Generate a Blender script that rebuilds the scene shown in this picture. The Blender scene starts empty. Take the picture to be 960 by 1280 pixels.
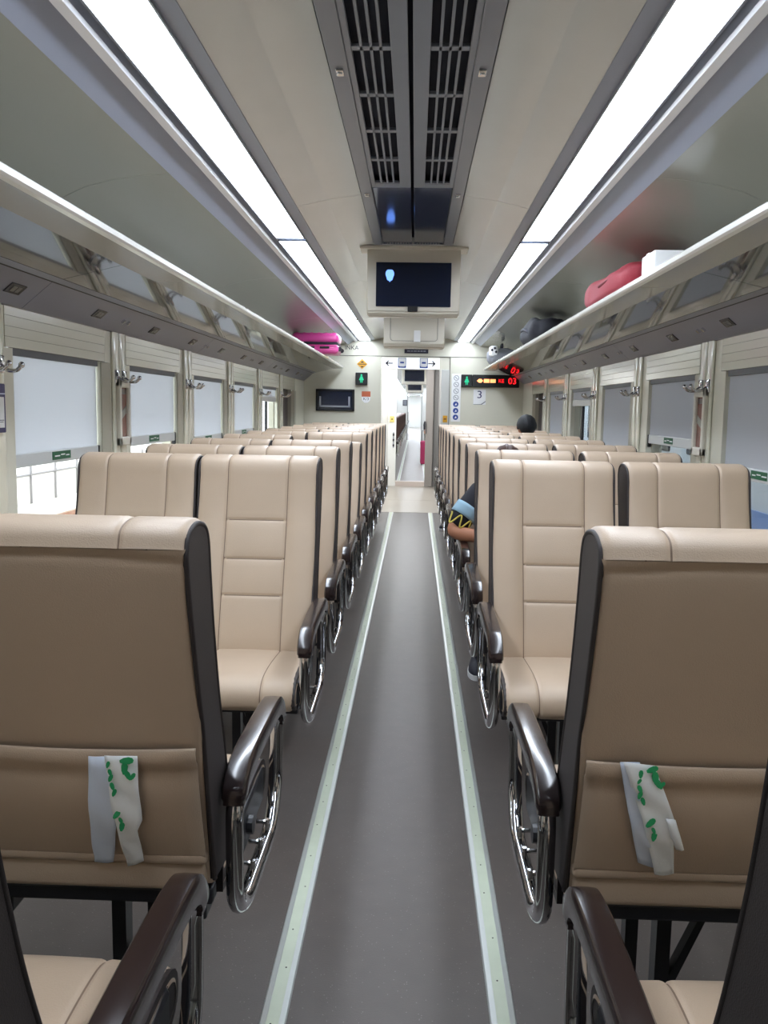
import bpy, bmesh, math, random
from mathutils import Vector, Matrix
random.seed(7)
SC = bpy.context.scene
COL = SC.collection
PI = math.pi

# ---------------------------------------------------------------- materials
def lin(c):
    return tuple(((v/255)/12.92 if v/255 <= .04045 else ((v/255+.055)/1.055)**2.4) for v in c) + (1,)
MATS = {}
def mat(name, rgb, rough=.5, metal=0., bump=0., bscale=300., var=0., vscale=8., coat=0., spec=.5, emit=0., ior=None):
    if name in MATS: return MATS[name]
    m = bpy.data.materials.new(name); m.use_nodes = True
    nt = m.node_tree; b = nt.nodes['Principled BSDF']
    c = lin(rgb)
    b.inputs['Base Color'].default_value = c
    b.inputs['Roughness'].default_value = rough
    b.inputs['Metallic'].default_value = metal
    b.inputs['Specular IOR Level'].default_value = spec
    b.inputs['Coat Weight'].default_value = coat
    b.inputs['Coat Roughness'].default_value = .08
    if ior: b.inputs['IOR'].default_value = ior
    if emit:
        b.inputs['Emission Color'].default_value = c
        b.inputs['Emission Strength'].default_value = emit
    tc = nt.nodes.new('ShaderNodeTexCoord')
    if var:
        n = nt.nodes.new('ShaderNodeTexNoise'); n.inputs['Scale'].default_value = vscale; n.inputs['Detail'].default_value = 4
        nt.links.new(tc.outputs['Object'], n.inputs['Vector'])
        r = nt.nodes.new('ShaderNodeMapRange'); r.inputs[1].default_value = .3; r.inputs[2].default_value = .7
        r.inputs[3].default_value = 1-var; r.inputs[4].default_value = 1+var
        nt.links.new(n.outputs['Fac'], r.inputs[0])
        mx = nt.nodes.new('ShaderNodeVectorMath'); mx.operation = 'SCALE'
        mx.inputs[0].default_value = c[:3]; nt.links.new(r.outputs[0], mx.inputs['Scale'])
        nt.links.new(mx.outputs[0], b.inputs['Base Color'])
    if bump:
        n2 = nt.nodes.new('ShaderNodeTexNoise'); n2.inputs['Scale'].default_value = bscale; n2.inputs['Detail'].default_value = 3
        nt.links.new(tc.outputs['Object'], n2.inputs['Vector'])
        bp = nt.nodes.new('ShaderNodeBump'); bp.inputs['Strength'].default_value = bump; bp.inputs['Distance'].default_value = .002
        nt.links.new(n2.outputs['Fac'], bp.inputs['Height']); nt.links.new(bp.outputs[0], b.inputs['Normal'])
    MATS[name] = m
    return m

LEATHER = mat('beige_leather', (189, 167, 144), .42, bump=.25, bscale=420, var=.035, vscale=6)
SEAMTHREAD = mat('seam_thread', (126, 105, 88), .6)
GUSSET = mat('dark_gusset', (50, 43, 42), .55, bump=.3, bscale=600)
CAP = mat('dark_brown_plastic', (38, 26, 26), .22, coat=.3)
CHROME = mat('chrome', (205, 205, 208), .09, 1.)
BOLT = mat('bolt_chrome', (225, 225, 225), .15, 1.)
BLACKMETAL = mat('black_metal', (34, 34, 38), .4)
CREAM = mat('cream_panel', (213, 210, 193), .33, var=.015, vscale=3)
CREAMG = mat('cream_gloss', (222, 219, 200), .12, coat=.6)
FRIEZE = mat('cream_frieze', (212, 209, 190), .2, coat=.3)
JAMB = mat('window_jamb', (178, 174, 156), .4)
CEIL = mat('ceiling_panel', (214, 216, 214), .2, coat=.25, var=.01)
SIDEP = mat('side_ceiling_gloss', (182, 184, 174), .2, coat=.35)
ALU = mat('aluminium', (172, 176, 184), .32, .85)
ALUD = mat('aluminium_dull', (158, 166, 184), .4, .25)
RIDGE = mat('aluminium_bright', (232, 234, 238), .3, .3)
DUCT = mat('duct_metal', (134, 140, 152), .33, .35, var=.03, vscale=5)
DUCTSH = mat('duct_shiny', (104, 112, 136), .1, .7)
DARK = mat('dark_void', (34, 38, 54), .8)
SEAM = mat('seam_dark', (60, 58, 54), .7)
RACKU = mat('rack_mirror_panel', (62, 62, 64), .04, .35, coat=.4)
RACKB = mat('rack_beige', (150, 146, 137), .22, coat=.3)
LIPM = mat('rack_lip', (228, 226, 220), .2, coat=.5)
VALANCE = mat('valance_grey', (124, 126, 140), .3, .1)
RLIGHT = mat('reading_light_dark', (48, 48, 52), .25)
RLENS = mat('reading_lens', (120, 118, 112), .2)
GREENM = mat('green_sticker', (20, 92, 58), .5)
WHITEM = mat('white_plain', (236, 236, 236), .5)
WHITEG = mat('white_gloss', (240, 240, 240), .25)
NAVY = mat('navy', (38, 38, 92), .4)
INK = mat('ink_dark', (30, 30, 44), .5)
INKB = mat('ink_blue', (38, 70, 150), .5)
SCREEN = mat('screen_glass', (26, 33, 54), .08, coat=.5)
TVB = mat('tv_beige', (212, 206, 192), .35)
STRIPM = mat('aisle_strip_aluminium', (198, 202, 198), .35, .35)
STRIPC = mat('aisle_strip_insert', (205, 213, 192), .45, var=.03, vscale=20)
PAPER = mat('paper_white', (247, 250, 250), .6, bump=.4, bscale=60)
PAPERB = mat('paper_bluish', (220, 230, 246), .6, bump=.4, bscale=60)
LEAFG = mat('leaf_green', (30, 158, 96), .5)
SKIN = mat('skin', (186, 128, 98), .5, var=.03)
HAIRB = mat('hair_brown', (66, 42, 32), .45, bump=.6, bscale=180)
HAIRK = mat('hair_black', (20, 22, 27), .65, bump=.6, bscale=180)
SHIRT = mat('shirt_dark', (34, 34, 42), .85, bump=.3, bscale=500)
SHIRTL = mat('shirt_light_blue', (150, 182, 200), .85)
SHIRTY = mat('shirt_yellow', (206, 190, 92), .85)
TROUS = mat('trousers_dark', (38, 40, 52), .9)
SHOEM = mat('shoe_navy', (24, 26, 40), .7)
EYE = mat('eye_white', (225, 225, 222), .2)
PINK = mat('pink_shell', (206, 70, 146), .28, coat=.3)
MAGENTA = mat('magenta_bag', (176, 44, 92), .6)
REDC = mat('red_cloth', (136, 26, 42), .75, bump=.5, bscale=120)
BLACKC = mat('black_cloth', (28, 28, 36), .8, bump=.4, bscale=200)
GREYC = mat('grey_cloth', (122, 124, 130), .7, bump=.4, bscale=150)
BROWNL = mat('brown_leather', (104, 74, 64), .4)
PINKISH = mat('threshold_pink', (205, 192, 184), .45)
PLATE = mat('vestibule_plate', (176, 168, 156), .32, .25)
YEL = mat('yellow_sign', (214, 158, 34), .45)
ORANGE = mat('orange_sticker', (196, 100, 66), .5)
LEDR = mat('led_red', (255, 26, 34), .5, emit=2.2)
LEDO = mat('led_amber', (255, 168, 104), .5, emit=1.6)
LEDG = mat('led_green', (20, 170, 120), .5, emit=.8)
SCRB = mat('screen_blue', (112, 160, 255), .5, emit=1.6)
GROUND = mat('ballast', (196, 190, 180), .9, var=.12, vscale=9)
RAIL = mat('rail_rust', (150, 104, 80), .6, .3)
EXTW = mat('exterior_wall', (214, 210, 204), .8, var=.06, vscale=2)
POSTM = mat('post_grey', (120, 116, 116), .7)
TRAINW = mat('train_white', (206, 214, 224), .35)
TRAINB = mat('train_blue', (96, 140, 206), .3)
GLASSD = mat('dark_glass', (44, 48, 62), .08)
RUBBER = mat('rubber_black', (22, 22, 24), .6)
SMOKED = mat('smoked_glass', (70, 58, 74), .1)

def lightmat(name, rgb, s):
    m = bpy.data.materials.new(name); m.use_nodes = True
    nt = m.node_tree; nt.nodes.remove(nt.nodes['Principled BSDF'])
    e = nt.nodes.new('ShaderNodeEmission'); e.inputs[0].default_value = lin(rgb); e.inputs[1].default_value = s
    nt.links.new(e.outputs[0], nt.nodes['Material Output'].inputs[0]); return m
LAMP = lightmat('lamp_diffuser', (232, 242, 255), 21.)
LAMPV = lightmat('vestibule_lamp', (250, 252, 255), 16.)
HEADER = mat('header_lightbox', (244, 246, 250), .4, emit=.55)

def floor_mat():
    m = bpy.data.materials.new('vinyl_floor'); m.use_nodes = True; nt = m.node_tree; b = nt.nodes['Principled BSDF']
    tc = nt.nodes.new('ShaderNodeTexCoord')
    v = nt.nodes.new('ShaderNodeTexVoronoi'); v.inputs['Scale'].default_value = 75
    nt.links.new(tc.outputs['Object'], v.inputs['Vector'])
    r = nt.nodes.new('ShaderNodeValToRGB'); r.color_ramp.elements[0].position = .07; r.color_ramp.elements[1].position = .12
    r.color_ramp.elements[0].color = lin((128, 120, 114)); r.color_ramp.elements[1].color = lin((88, 80, 75))
    nt.links.new(v.outputs['Distance'], r.inputs[0])
    n = nt.nodes.new('ShaderNodeTexNoise'); n.inputs['Scale'].default_value = 14; n.inputs['Detail'].default_value = 6
    nt.links.new(tc.outputs['Object'], n.inputs['Vector'])
    mr = nt.nodes.new('ShaderNodeMapRange'); mr.inputs[3].default_value = .86; mr.inputs[4].default_value = 1.14
    nt.links.new(n.outputs['Fac'], mr.inputs[0])
    sc = nt.nodes.new('ShaderNodeVectorMath'); sc.operation = 'SCALE'
    nt.links.new(r.outputs[0], sc.inputs[0]); nt.links.new(mr.outputs[0], sc.inputs['Scale'])
    nt.links.new(sc.outputs[0], b.inputs['Base Color']); b.inputs['Roughness'].default_value = .42
    bp = nt.nodes.new('ShaderNodeBump'); bp.inputs['Strength'].default_value = .15; bp.inputs['Distance'].default_value = .002
    n2 = nt.nodes.new('ShaderNodeTexNoise'); n2.inputs['Scale'].default_value = 220
    nt.links.new(tc.outputs['Object'], n2.inputs['Vector']); nt.links.new(n2.outputs['Fac'], bp.inputs['Height']); nt.links.new(bp.outputs[0], b.inputs['Normal'])
    return m
FLOOR = floor_mat()
def blind_mat(name, rgb, t):
    m = bpy.data.materials.new(name); m.use_nodes = True; nt = m.node_tree
    nt.nodes.remove(nt.nodes['Principled BSDF'])
    d = nt.nodes.new('ShaderNodeBsdfDiffuse'); d.inputs[0].default_value = lin(rgb)
    tr = nt.nodes.new('ShaderNodeBsdfTranslucent'); tr.inputs[0].default_value = lin(rgb)
    w = nt.nodes.new('ShaderNodeTexWave'); w.inputs['Scale'].default_value = 60; w.bands_direction = 'Z'
    tc = nt.nodes.new('ShaderNodeTexCoord'); nt.links.new(tc.outputs['Object'], w.inputs['Vector'])
    bp = nt.nodes.new('ShaderNodeBump'); bp.inputs['Strength'].default_value = .05
    nt.links.new(w.outputs['Fac'], bp.inputs['Height']); nt.links.new(bp.outputs[0], d.inputs['Normal'])
    mx = nt.nodes.new('ShaderNodeMixShader'); mx.inputs[0].default_value = t
    nt.links.new(d.outputs[0], mx.inputs[1]); nt.links.new(tr.outputs[0], mx.inputs[2])
    nt.links.new(mx.outputs[0], nt.nodes['Material Output'].inputs[0]); return m
BLIND = blind_mat('blind_fabric', (216, 217, 220), .41)
BLINDBAR = mat('blind_bar', (206, 208, 206), .4)
def pane_mat():
    m = bpy.data.materials.new('window_glass'); m.use_nodes = True; nt = m.node_tree
    nt.nodes.remove(nt.nodes['Principled BSDF'])
    a = nt.nodes.new('ShaderNodeBsdfTransparent'); a.inputs[0].default_value = (.86, .9, .92, 1)
    g = nt.nodes.new('ShaderNodeBsdfGlossy'); g.inputs['Roughness'].default_value = .02
    lw = nt.nodes.new('ShaderNodeLayerWeight'); pw = nt.nodes.new('ShaderNodeMath'); pw.operation = 'POWER'; pw.inputs[1].default_value = 5
    nt.links.new(lw.outputs['Facing'], pw.inputs[0]); f = nt.nodes.new('ShaderNodeMath'); f.operation = 'MULTIPLY_ADD'; f.inputs[1].default_value = .6; f.inputs[2].default_value = .04; nt.links.new(pw.outputs[0], f.inputs[0])
    mx = nt.nodes.new('ShaderNodeMixShader'); nt.links.new(f.outputs[0], mx.inputs[0])
    nt.links.new(a.outputs[0], mx.inputs[1]); nt.links.new(g.outputs[0], mx.inputs[2])
    nt.links.new(mx.outputs[0], nt.nodes['Material Output'].inputs[0]); return m
PANE = pane_mat()

# ---------------------------------------------------------------- mesh helpers
def fin(name, bm, m, parent=None, smooth=False, flat_angle=None, loc=None):
    bmesh.ops.recalc_face_normals(bm, faces=bm.faces[:])
    me = bpy.data.meshes.new(name); bm.to_mesh(me); bm.free()
    for mm in (m if isinstance(m, (list, tuple)) else [m]): me.materials.append(mm)
    if smooth:
        for p in me.polygons: p.use_smooth = True
        if flat_angle: me.set_sharp_from_angle(angle=math.radians(flat_angle))
    o = bpy.data.objects.new(name, me); COL.objects.link(o)
    if parent is not None: o.parent = parent
    if loc: o.location = loc
    return o
def B(): return bmesh.new()
def box(bm, x0, x1, y0, y1, z0, z1, bev=0., seg=2, mi=0, rot=None, piv=None):
    g = bmesh.ops.create_cube(bm, size=1.)
    vs = g['verts']
    for v in vs:
        v.co = Vector(((x0+x1)/2 + v.co.x*(x1-x0), (y0+y1)/2 + v.co.y*(y1-y0), (z0+z1)/2 + v.co.z*(z1-z0)))
    fs = list({f for v in vs for f in v.link_faces})
    for f in fs: f.material_index = mi
    if bev:
        es = list({e for v in vs for e in v.link_edges})
        r = bmesh.ops.bevel(bm, geom=es, offset=bev, segments=seg, profile=.5, affect='EDGES')
        for f in r['faces']: f.material_index = mi
        vs = list({v for f in r['faces'] for v in f.verts} | {v for v in vs if v.is_valid})
    if rot is not None:
        bmesh.ops.rotate(bm, verts=vs, cent=piv or Vector(((x0+x1)/2, (y0+y1)/2, (z0+z1)/2)), matrix=rot)
    return vs
def prism(bm, poly, axis, a, b, mi=0):
    """closed polygon swept along an axis; poly pairs are the other two axes in xyz order"""
    def P(u, v, w):
        return {'x': (w, u, v), 'y': (u, w, v), 'z': (u, v, w)}[axis]
    A = [bm.verts.new(P(u, v, a)) for u, v in poly]; C = [bm.verts.new(P(u, v, b)) for u, v in poly]
    n = len(poly); fs = []
    for i in range(n): fs.append(bm.faces.new((A[i], A[(i+1) % n], C[(i+1) % n], C[i])))
    fs.append(bm.faces.new(A)); fs.append(bm.faces.new(C[::-1]))
    for f in fs: f.material_index = mi
    return A + C
def tube(bm, pts, r, n=10, closed=False, mi=0, caps=True, flat=1.):
    pts = [Vector(p) for p in pts]; N = len(pts)
    rs = r if isinstance(r, (list, tuple)) else [r]*N
    rings = []; up = None
    for i, p in enumerate(pts):
        if closed: t = pts[(i+1) % N] - pts[i-1]
        else: t = pts[min(i+1, N-1)] - pts[max(i-1, 0)]
        t.normalize()
        if up is None:
            up = Vector((1, 0, 0)) if abs(t.x) < .9 else Vector((0, 0, 1))
        s = t.cross(up); s.normalize(); up2 = s.cross(t); up2.normalize(); up = up2
        rings.append([bm.verts.new(p + (up2*math.cos(2*PI*k/n)*flat + s*math.sin(2*PI*k/n))*rs[i]) for k in range(n)])
    for i in range(N if closed else N-1):
        a = rings[i]; b = rings[(i+1) % N]
        for k in range(n):
            f = bm.faces.new((a[k], a[(k+1) % n], b[(k+1) % n], b[k])); f.material_index = mi
    if not closed and caps:
        bm.faces.new(rings[0][::-1]).material_index = mi; bm.faces.new(rings[-1]).material_index = mi
def cyl(bm, c, axis, r, h, n=16, mi=0):
    c = Vector(c); d = {'x': Vector((1, 0, 0)), 'y': Vector((0, 1, 0)), 'z': Vector((0, 0, 1))}[axis]*(h/2)
    tube(bm, [c-d, c+d], r, n, mi=mi)
def round_path(pts, r, n=6, closed=True):
    out = []; N = len(pts); pts = [Vector(p) for p in pts]
    for i in range(N):
        if not closed and i in (0, N-1): out.append(pts[i]); continue
        p = pts[i]; a = pts[i-1]-p; b = pts[(i+1) % N]-p
        ra = min(r, a.length*.49, b.length*.49)
        pa = p + a.normalized()*ra; pb = p + b.normalized()*ra
        for k in range(n+1):
            t = k/n; out.append(pa*(1-t)**2 + p*2*t*(1-t) + pb*t*t)
    return out
def disc(bm, cx, cz, y, r, n=20, th=.002, mi=0):      # flat disc facing -Y
    prism(bm, [(cx+r*math.cos(2*PI*k/n), cz+r*math.sin(2*PI*k/n)) for k in range(n)], 'y', y, y+th, mi)
def ring(bm, cx, cz, y, r0, r1, n=20, th=.002, mi=0):
    for k in range(n):
        a, b = 2*PI*k/n, 2*PI*(k+1)/n
        prism(bm, [(cx+r*math.cos(t), cz+r*math.sin(t)) for r, t in ((r0, a), (r1, a), (r1, b), (r0, b))], 'y', y, y+th, mi)
def tag(o, label, cat, group=None, kind=None):
    o['label'] = label; o['category'] = cat
    if group: o['group'] = group
    if kind: o['kind'] = kind
    return o
def thing(name, label, cat, loc=(0, 0, 0), rz=0., group=None):
    o = bpy.data.objects.new(name, None); COL.objects.link(o); o.location = loc; o.rotation_euler = (0, 0, rz)
    o.empty_display_size = .05
    return tag(o, label, cat, group)
def struct(o, name=None):
    o['kind'] = 'structure'
    return o
KIDS = {}
def copy_tree(root, loc, rz, label, group=None, cat=None):
    def rec(o, parent):
        c = o.copy(); COL.objects.link(c)
        if parent is not None: c.parent = parent
        for ch in [q for q in list(o.children)]: rec(ch, c)
        return c
    r = rec(root, None); r.location = loc; r.rotation_euler = (0, 0, rz); r['label'] = label
    if group: r['group'] = group
    return r
def text(name, body, size, m, parent, loc, rot=(PI/2, 0, 0), align='CENTER', depth=.0008, sx=1.):
    cu = bpy.data.curves.new('tmp', 'FONT'); cu.body = body; cu.size = size; cu.align_x = align; cu.align_y = 'CENTER'; cu.extrude = depth
    t = bpy.data.objects.new('tmp', cu); COL.objects.link(t)
    dg = bpy.context.evaluated_depsgraph_get(); dg.update()
    me = bpy.data.meshes.new_from_object(t.evaluated_get(dg)); bpy.data.objects.remove(t)
    me.name = name; me.materials.clear(); me.materials.append(m)
    o = bpy.data.objects.new(name, me); COL.objects.link(o); o.location = loc; o.rotation_euler = rot; o.scale = (sx, 1, 1)
    if parent is not None: o.parent = parent
    return o

# ---------------------------------------------------------------- shell of the coach
Y0, YW = -3.0, 11.1
WX = 1.37
bm = B(); box(bm, -1.44, 1.44, Y0, YW, -.06, 0); struct(fin('floor', bm, FLOOR))

def win_y(i): return 3.05+1.26*i, 3.90+1.26*i
WINS = list(range(-1, 6))
ZS, ZT = .80, 1.495
for sx, nm in ((-1, 'left'), (1, 'right')):
    bm = B()
    def wb(xa, xb, y0, y1, z0, z1, mi=0, bev=0): box(bm, min(sx*xa, sx*xb), max(sx*xa, sx*xb), y0, y1, z0, z1, bev, 2, mi)
    wb(WX, 1.46, Y0, YW, 0, ZS)
    wb(WX+.035, 1.46, Y0, YW, ZT+.05, 2.3)
    edges = [Y0]+[v for i in WINS for v in win_y(i)]+[YW]
    for k in range(0, len(edges), 2): wb(WX, 1.46, edges[k], edges[k+1], ZS, ZT)
    struct(fin('wall_'+nm, bm, CREAM))
    # ribbed frieze above every window
    bm = B()
    for i in WINS:
        y0, y1 = win_y(i)
        for k in range(4):
            z0 = ZT+.002+k*.036
            wb(WX-.003, WX+.036, y0-.06, y1+.06, z0, z0+.0355, 0, .001)
    struct(fin('trim_frieze_'+nm, bm, FRIEZE))
    bm = B()
    for k in range(0, len(edges), 2):
        y0 = edges[k]+.061 if k else edges[k]; y1 = edges[k+1]-.061 if k < len(edges)-2 else edges[k+1]
        wb(WX, WX+.036, y0, y1, ZT, 1.66)
    struct(fin('trim_upper_'+nm, bm, CREAM))
    bm = B(); wb(WX-.015, WX, Y0, YW, 0, .11, 0, .004); struct(fin('baseboard_'+nm, bm, BLACKMETAL))

# pier covers: two glossy half-round mouldings on each pier
tn = 0
for sx in (-1, 1):
    for i in range(-1, 6):
        yc = 4.13+1.26*(i-0) - 1.26
        tn += 1
        bm = B()
        for y in (yc-.047, yc+.047):
            xx = sorted((sx*(WX-.013), sx*(WX+.002)))
            box(bm, xx[0], xx[1], y-.040, y+.040, ZS, 1.645, .010, 4)
        struct(fin('trim_%d' % tn, bm, CREAMG, smooth=True, flat_angle=40))

POST = mat('window_post', (170, 166, 148), .4)
for sx, nm in ((-1, 'left'), (1, 'right')):
    bm = B()
    for i in WINS:
        y0, y1 = win_y(i); a, b_ = (y1+.003, y1+.118) if sx < 0 else (y0-.082, y0-.003)
        xx = sorted((sx*(WX-.006), sx*(WX+.004))); box(bm, xx[0], xx[1], a, b_, ZS, ZT-.002, .003)
    struct(fin('trim_post_'+nm, bm, POST))
# windows: frame, pane; then the blinds
OPEN = {(-1, 4): .10, (1, 3): .10, (-1, 5): .0, (1, 5): .0}
BOT = {(-1, -1): 1.08, (-1, 0): 1.075, (-1, 1): 1.10, (-1, 2): 1.06, (-1, 3): 1.07, (1, -1): 1.05, (1, 0): 1.045, (1, 1): 1.135, (1, 2): 1.03, (1, 4): 1.03}
ORD = {-1: 'beside the nearest backrest', 0: 'first', 1: 'second', 2: 'third', 3: 'fourth', 4: 'fifth', 5: 'sixth'}
wn = 0
for sx in (-1, 1):
    for i in WINS:
        y0, y1 = win_y(i); wn += 1
        r = bpy.data.objects.new('window_%d' % wn, None); COL.objects.link(r); struct(r); r.location = (sx*1.43, (y0+y1)/2, ZS)
        L = lambda a: sorted((sx*a[0], sx*a[1]))
        bm = B(); yl = (y1-y0)/2
        xa, xb = L((-.028, .03))
        for (a, b_, c, d) in ((-yl, -yl+.012, 0, ZT-ZS+.05), (yl-.012, yl, 0, ZT-ZS+.05), (-yl, yl, 0, .02), (-yl, yl, ZT-ZS+.038, ZT-ZS+.05)):
            box(bm, xa, xb, a, b_, c, d, .003)
        fin('window_frame', bm, JAMB, r)
        bm = B(); xa, xb = L((.012, .018)); box(bm, xa, xb, -yl+.01, yl-.01, .01, ZT-ZS+.045); fin('window_pane', bm, PANE if i != 5 else SMOKED, r)
        if i == 4 and sx < 0 or i == 3 and sx > 0:
            bm = B(); xa, xb = L((-.01, .011)); yy = .12 if sx < 0 else .20
            box(bm, xa, xb, yy-.03, yy+.03, .02, ZT-ZS-.01, .004); fin('window_mullion', bm, BLACKMETAL, r)
        if i == 5: continue
        # blind
        zb = BOT.get((sx, i), ZT-.14)
        side = 'left' if sx < 0 else 'right'
        if i == -1: lab = 'lowered grey roller blind on the %s wall, out beside the near seats' % side
        elif (sx, i) in OPEN: lab = 'raised roller blind on the %s wall above the bright uncovered window' % side
        else: lab = 'lowered pale grey roller blind with green sticker, %s window along the %s wall' % (ORD[i], side)
        t = thing('roller_blind', lab, 'window blind', (sx*1.388, (y0+y1)/2, zb), 0, 'roller blinds at the windows')
        hb = ZT+.045-zb
        bm = B(); box(bm, *L((-.0015, .0015)), -yl+.006, yl-.008, .02, hb-.03); fin('fabric', bm, BLIND, t)
        bm = B(); box(bm, *sorted((-sx*.012, -sx*.003)), -yl+.006, yl-.008, ZT-zb-.024, ZT-zb+.01, .002); fin('painted_shadow_strip', bm, mat('painted_shadow_grey', (92, 94, 98), .5), t)  # dark strip painting the shadow gap between frieze and blind
        bm = B(); cyl(bm, (sx*.012, 0, hb-.026), 'y', .018, 2*yl-.026, 14); fin('roller', bm, BLACKMETAL, t, True, 40)
        bm = B(); box(bm, *L((-.008, .008)), -yl+.006, yl-.008, 0, .050, .004, 2); fin('bottom_bar', bm, BLINDBAR, t)
        if (sx, i) not in OPEN:
            bm = B(); xf = sorted((-sx*.0085, -sx*.0105)); box(bm, xf[0], xf[1], -.09 if sx < 0 else -.07, .09, .012, .044)
            xg = sorted((-sx*.0105, -sx*.0110))
            for q, (u, w) in enumerate(((-.07, -.02), (-.01, .03), (.04, .075))):
                box(bm, xg[0], xg[1], u, w, .024+.004*(q % 2), .029+.004*(q % 2), mi=1)
            fin('sticker', bm, [GREENM, WHITEM], t)['label'] = 'green sticker on the blind bar'
            bm = B(); box(bm, *L((-.012, .010)), yl-.012, yl-.001, -.02, .05, .003); fin('end_latch', bm, RUBBER, t)

# coat hooks
for sx in (-1, 1):
    for i in range(-1, 6):
        yc = 4.13+1.26*i-1.26+.0
        if yc < 1.5: continue
        side = 'left' if sx < 0 else 'right'
        n = ['nearest the camera', 'above the small framed case', 'third from the front', 'fourth from the front', 'fifth from the front', 'sixth, last before the end wall']
        k = int(round((yc-2.87)/1.26)); lab = 'small chrome double coat hook on the %s wall pier, %s' % (side, n[k]) if 0 <= k < 6 else 'small chrome double coat hook on the %s wall beside the near seats' % side
        t = thing('coat_hook', lab, 'hook', (sx*(WX-.012), yc, 1.435), 0, 'coat hooks on the window piers')
        for y in (-.047, .047):
            bm = B(); box(bm, *sorted((sx*.015, -sx*.010)), y-.026, y+.026, -.03, .03, .004)
            fin('back_plate', bm, CHROME, t, True, 40)
        for y in (-.047, .047):
            bm = B(); p = [(-sx*.008, y, -.005), (-sx*.03, y, -.022), (-sx*.062, y, -.022), (-sx*.078, y, -.004)]
            tube(bm, round_path(p, .02, 4, False), .007, 8)
            bmesh.ops.create_uvsphere(bm, u_segments=8, v_segments=6, radius=.011, matrix=Matrix.Translation((-sx*.078, y, -.002)))
            fin('hook_arm', bm, CHROME, t, True, 50)

# framed emergency cases on the second pier, each side
for sx in (-1, 1):
    t = thing('framed_case', 'slim beige framed case with red brown insert on the %s wall pier' % ('left' if sx < 0 else 'right'), 'wall case', (sx*(WX-.011), 4.145, 1.27))
    bm = B(); fr = sorted((0, -sx*.022))
    for (a, b_, c, d) in ((-.078, -.05, -.155, .155), (.05, .078, -.155, .155), (-.078, .078, .115, .155), (-.078, .078, -.155, -.115)):
        box(bm, fr[0], fr[1], a, b_, c, d, .006, 2)
    fin('case_frame', bm, TVB, t)
    bm = B(); q = sorted((-sx*.002, -sx*.008)); box(bm, q[0], q[1], -.055, .055, -.12, .12, mi=0)
    g = sorted((-sx*.008, -sx*.010))
    prism(bm, [(-.05, -.045), (.05, .0), (.05, .035), (-.05, -.01)], 'x', g[0], g[1], 1)
    box(bm, g[0], g[1], -.045, .045, .085, .11, mi=2)
    fin('case_insert', bm, [mat('insert_brown', (128, 88, 78), .25), RACKB, mat('insert_dark', (70, 50, 46), .3)], t)

# seat number board at the picture's left edge
t = thing('number_board', 'navy blue seat number board with white panel on the left wall pier', 'sign', (-WX+.012, 2.79, 1.29))
bm = B(); box(bm, -.02, .012, -.15, .145, -.083, .080, .004); box(bm, .012, .0125, -.15, .14, .045, .048, mi=1); fin('board', bm, [NAVY, PAPERB], t)
bm = B(); box(bm, .012, .0135, -.13, .13, -.066, .036, .0005, 1); fin('white_panel', bm, WHITEM, t)
text('number', '1', .06, INK, t, (.0145, .085, -.012), (PI/2, 0, PI/2), sx=1.2)
bm = B(); box(bm, .0135, .0142, .05, .125, -.042, -.04); box(bm, .0135, .0142, .06, .12, -.048, -.046); fin('small_print', bm, INK, t)

# --------------------------------------------------------------- ceiling
GAP = .004
def panels(poly, seams, name, m):
    bm = B(); ys = [Y0]+seams+[YW]
    for a, b_ in zip(ys[:-1], ys[1:]): prism(bm, poly, 'y', a+GAP/2, b_-GAP/2)
    return struct(fin(name, bm, m))
S1 = [-1., 1.4, 3.85, 6.25, 8.6]; S2 = [-1.7, .7, 3.1, 5.5, 7.9, 10.3]
for sx in (-1, 1):
    nm = 'left' if sx < 0 else 'right'
    panels([(sx*x, z) for x, z in ((.218, 2.205), (.36, 2.185), (.49, 2.155), (.49, 2.30), (.218, 2.30))], S1, 'ceiling_'+nm, CEIL)
    prof = [(.822, 2.095), (.92, 2.088), (1.02, 2.075), (1.12, 2.05), (1.21, 2.01), (1.29, 1.95), (1.345, 1.87), (1.36, 1.80)]
    poly = [(sx*x, z) for x, z in prof+[(1.42, 1.80), (1.42, 2.3), (.822, 2.3)]]
    o = panels(poly, S2, 'ceiling_side_'+nm, SIDEP)
    for p in o.data.polygons: p.use_smooth = True
    o.data.set_sharp_from_angle(angle=math.radians(30))
    bm = B(); prism(bm, [(sx*x, z) for x, z in ((.49, 2.152), (.54, 2.148), (.54, 2.175), (.675, 2.175), (.675, 2.148), (.695, 2.152), (.705, 2.135), (.735, 2.128), (.742, 2.14), (.822, 2.09), (.83, 2.3), (.49, 2.3))], 'y', Y0, YW)
    struct(fin('trim_light_channel_'+nm, bm, ALUD))
    bm = B(); prism(bm, [(sx*x, z) for x, z in ((.704, 2.136), (.710, 2.128), (.732, 2.122), (.738, 2.130), (.732, 2.140))], 'y', Y0, YW)
    struct(fin('trim_bright_ridge_'+nm, bm, RIDGE))
    segs = [(.15, 4.49), (4.55, 8.47), (8.53, 11.06)]
    wh = ['nearest segment', 'middle segment', 'farthest segment at the end wall']
    for (a, b_), w in zip(segs, wh):
        t = thing('ceiling_light', 'white strip light on the %s half of the ceiling, %s' % (nm, w), 'ceiling light', (sx*.6075, (a+b_)/2, 2.15), 0, 'strip lights of the coach')
        h = (b_-a)/2
        bm = B(); box(bm, -.0665, .0665, -h+.012, h-.012, -.006, .012, .003); fin('diffuser', bm, LAMP, t)
        bm = B()
        for s in (-1, 1): box(bm, *sorted((s*.067, s*.072)), -h, h, -.012, .018); box(bm, -.072, .072, *sorted((s*h, s*(h-.012))), -.010, .018)
        fin('light_frame', bm, ALU, t)
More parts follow.
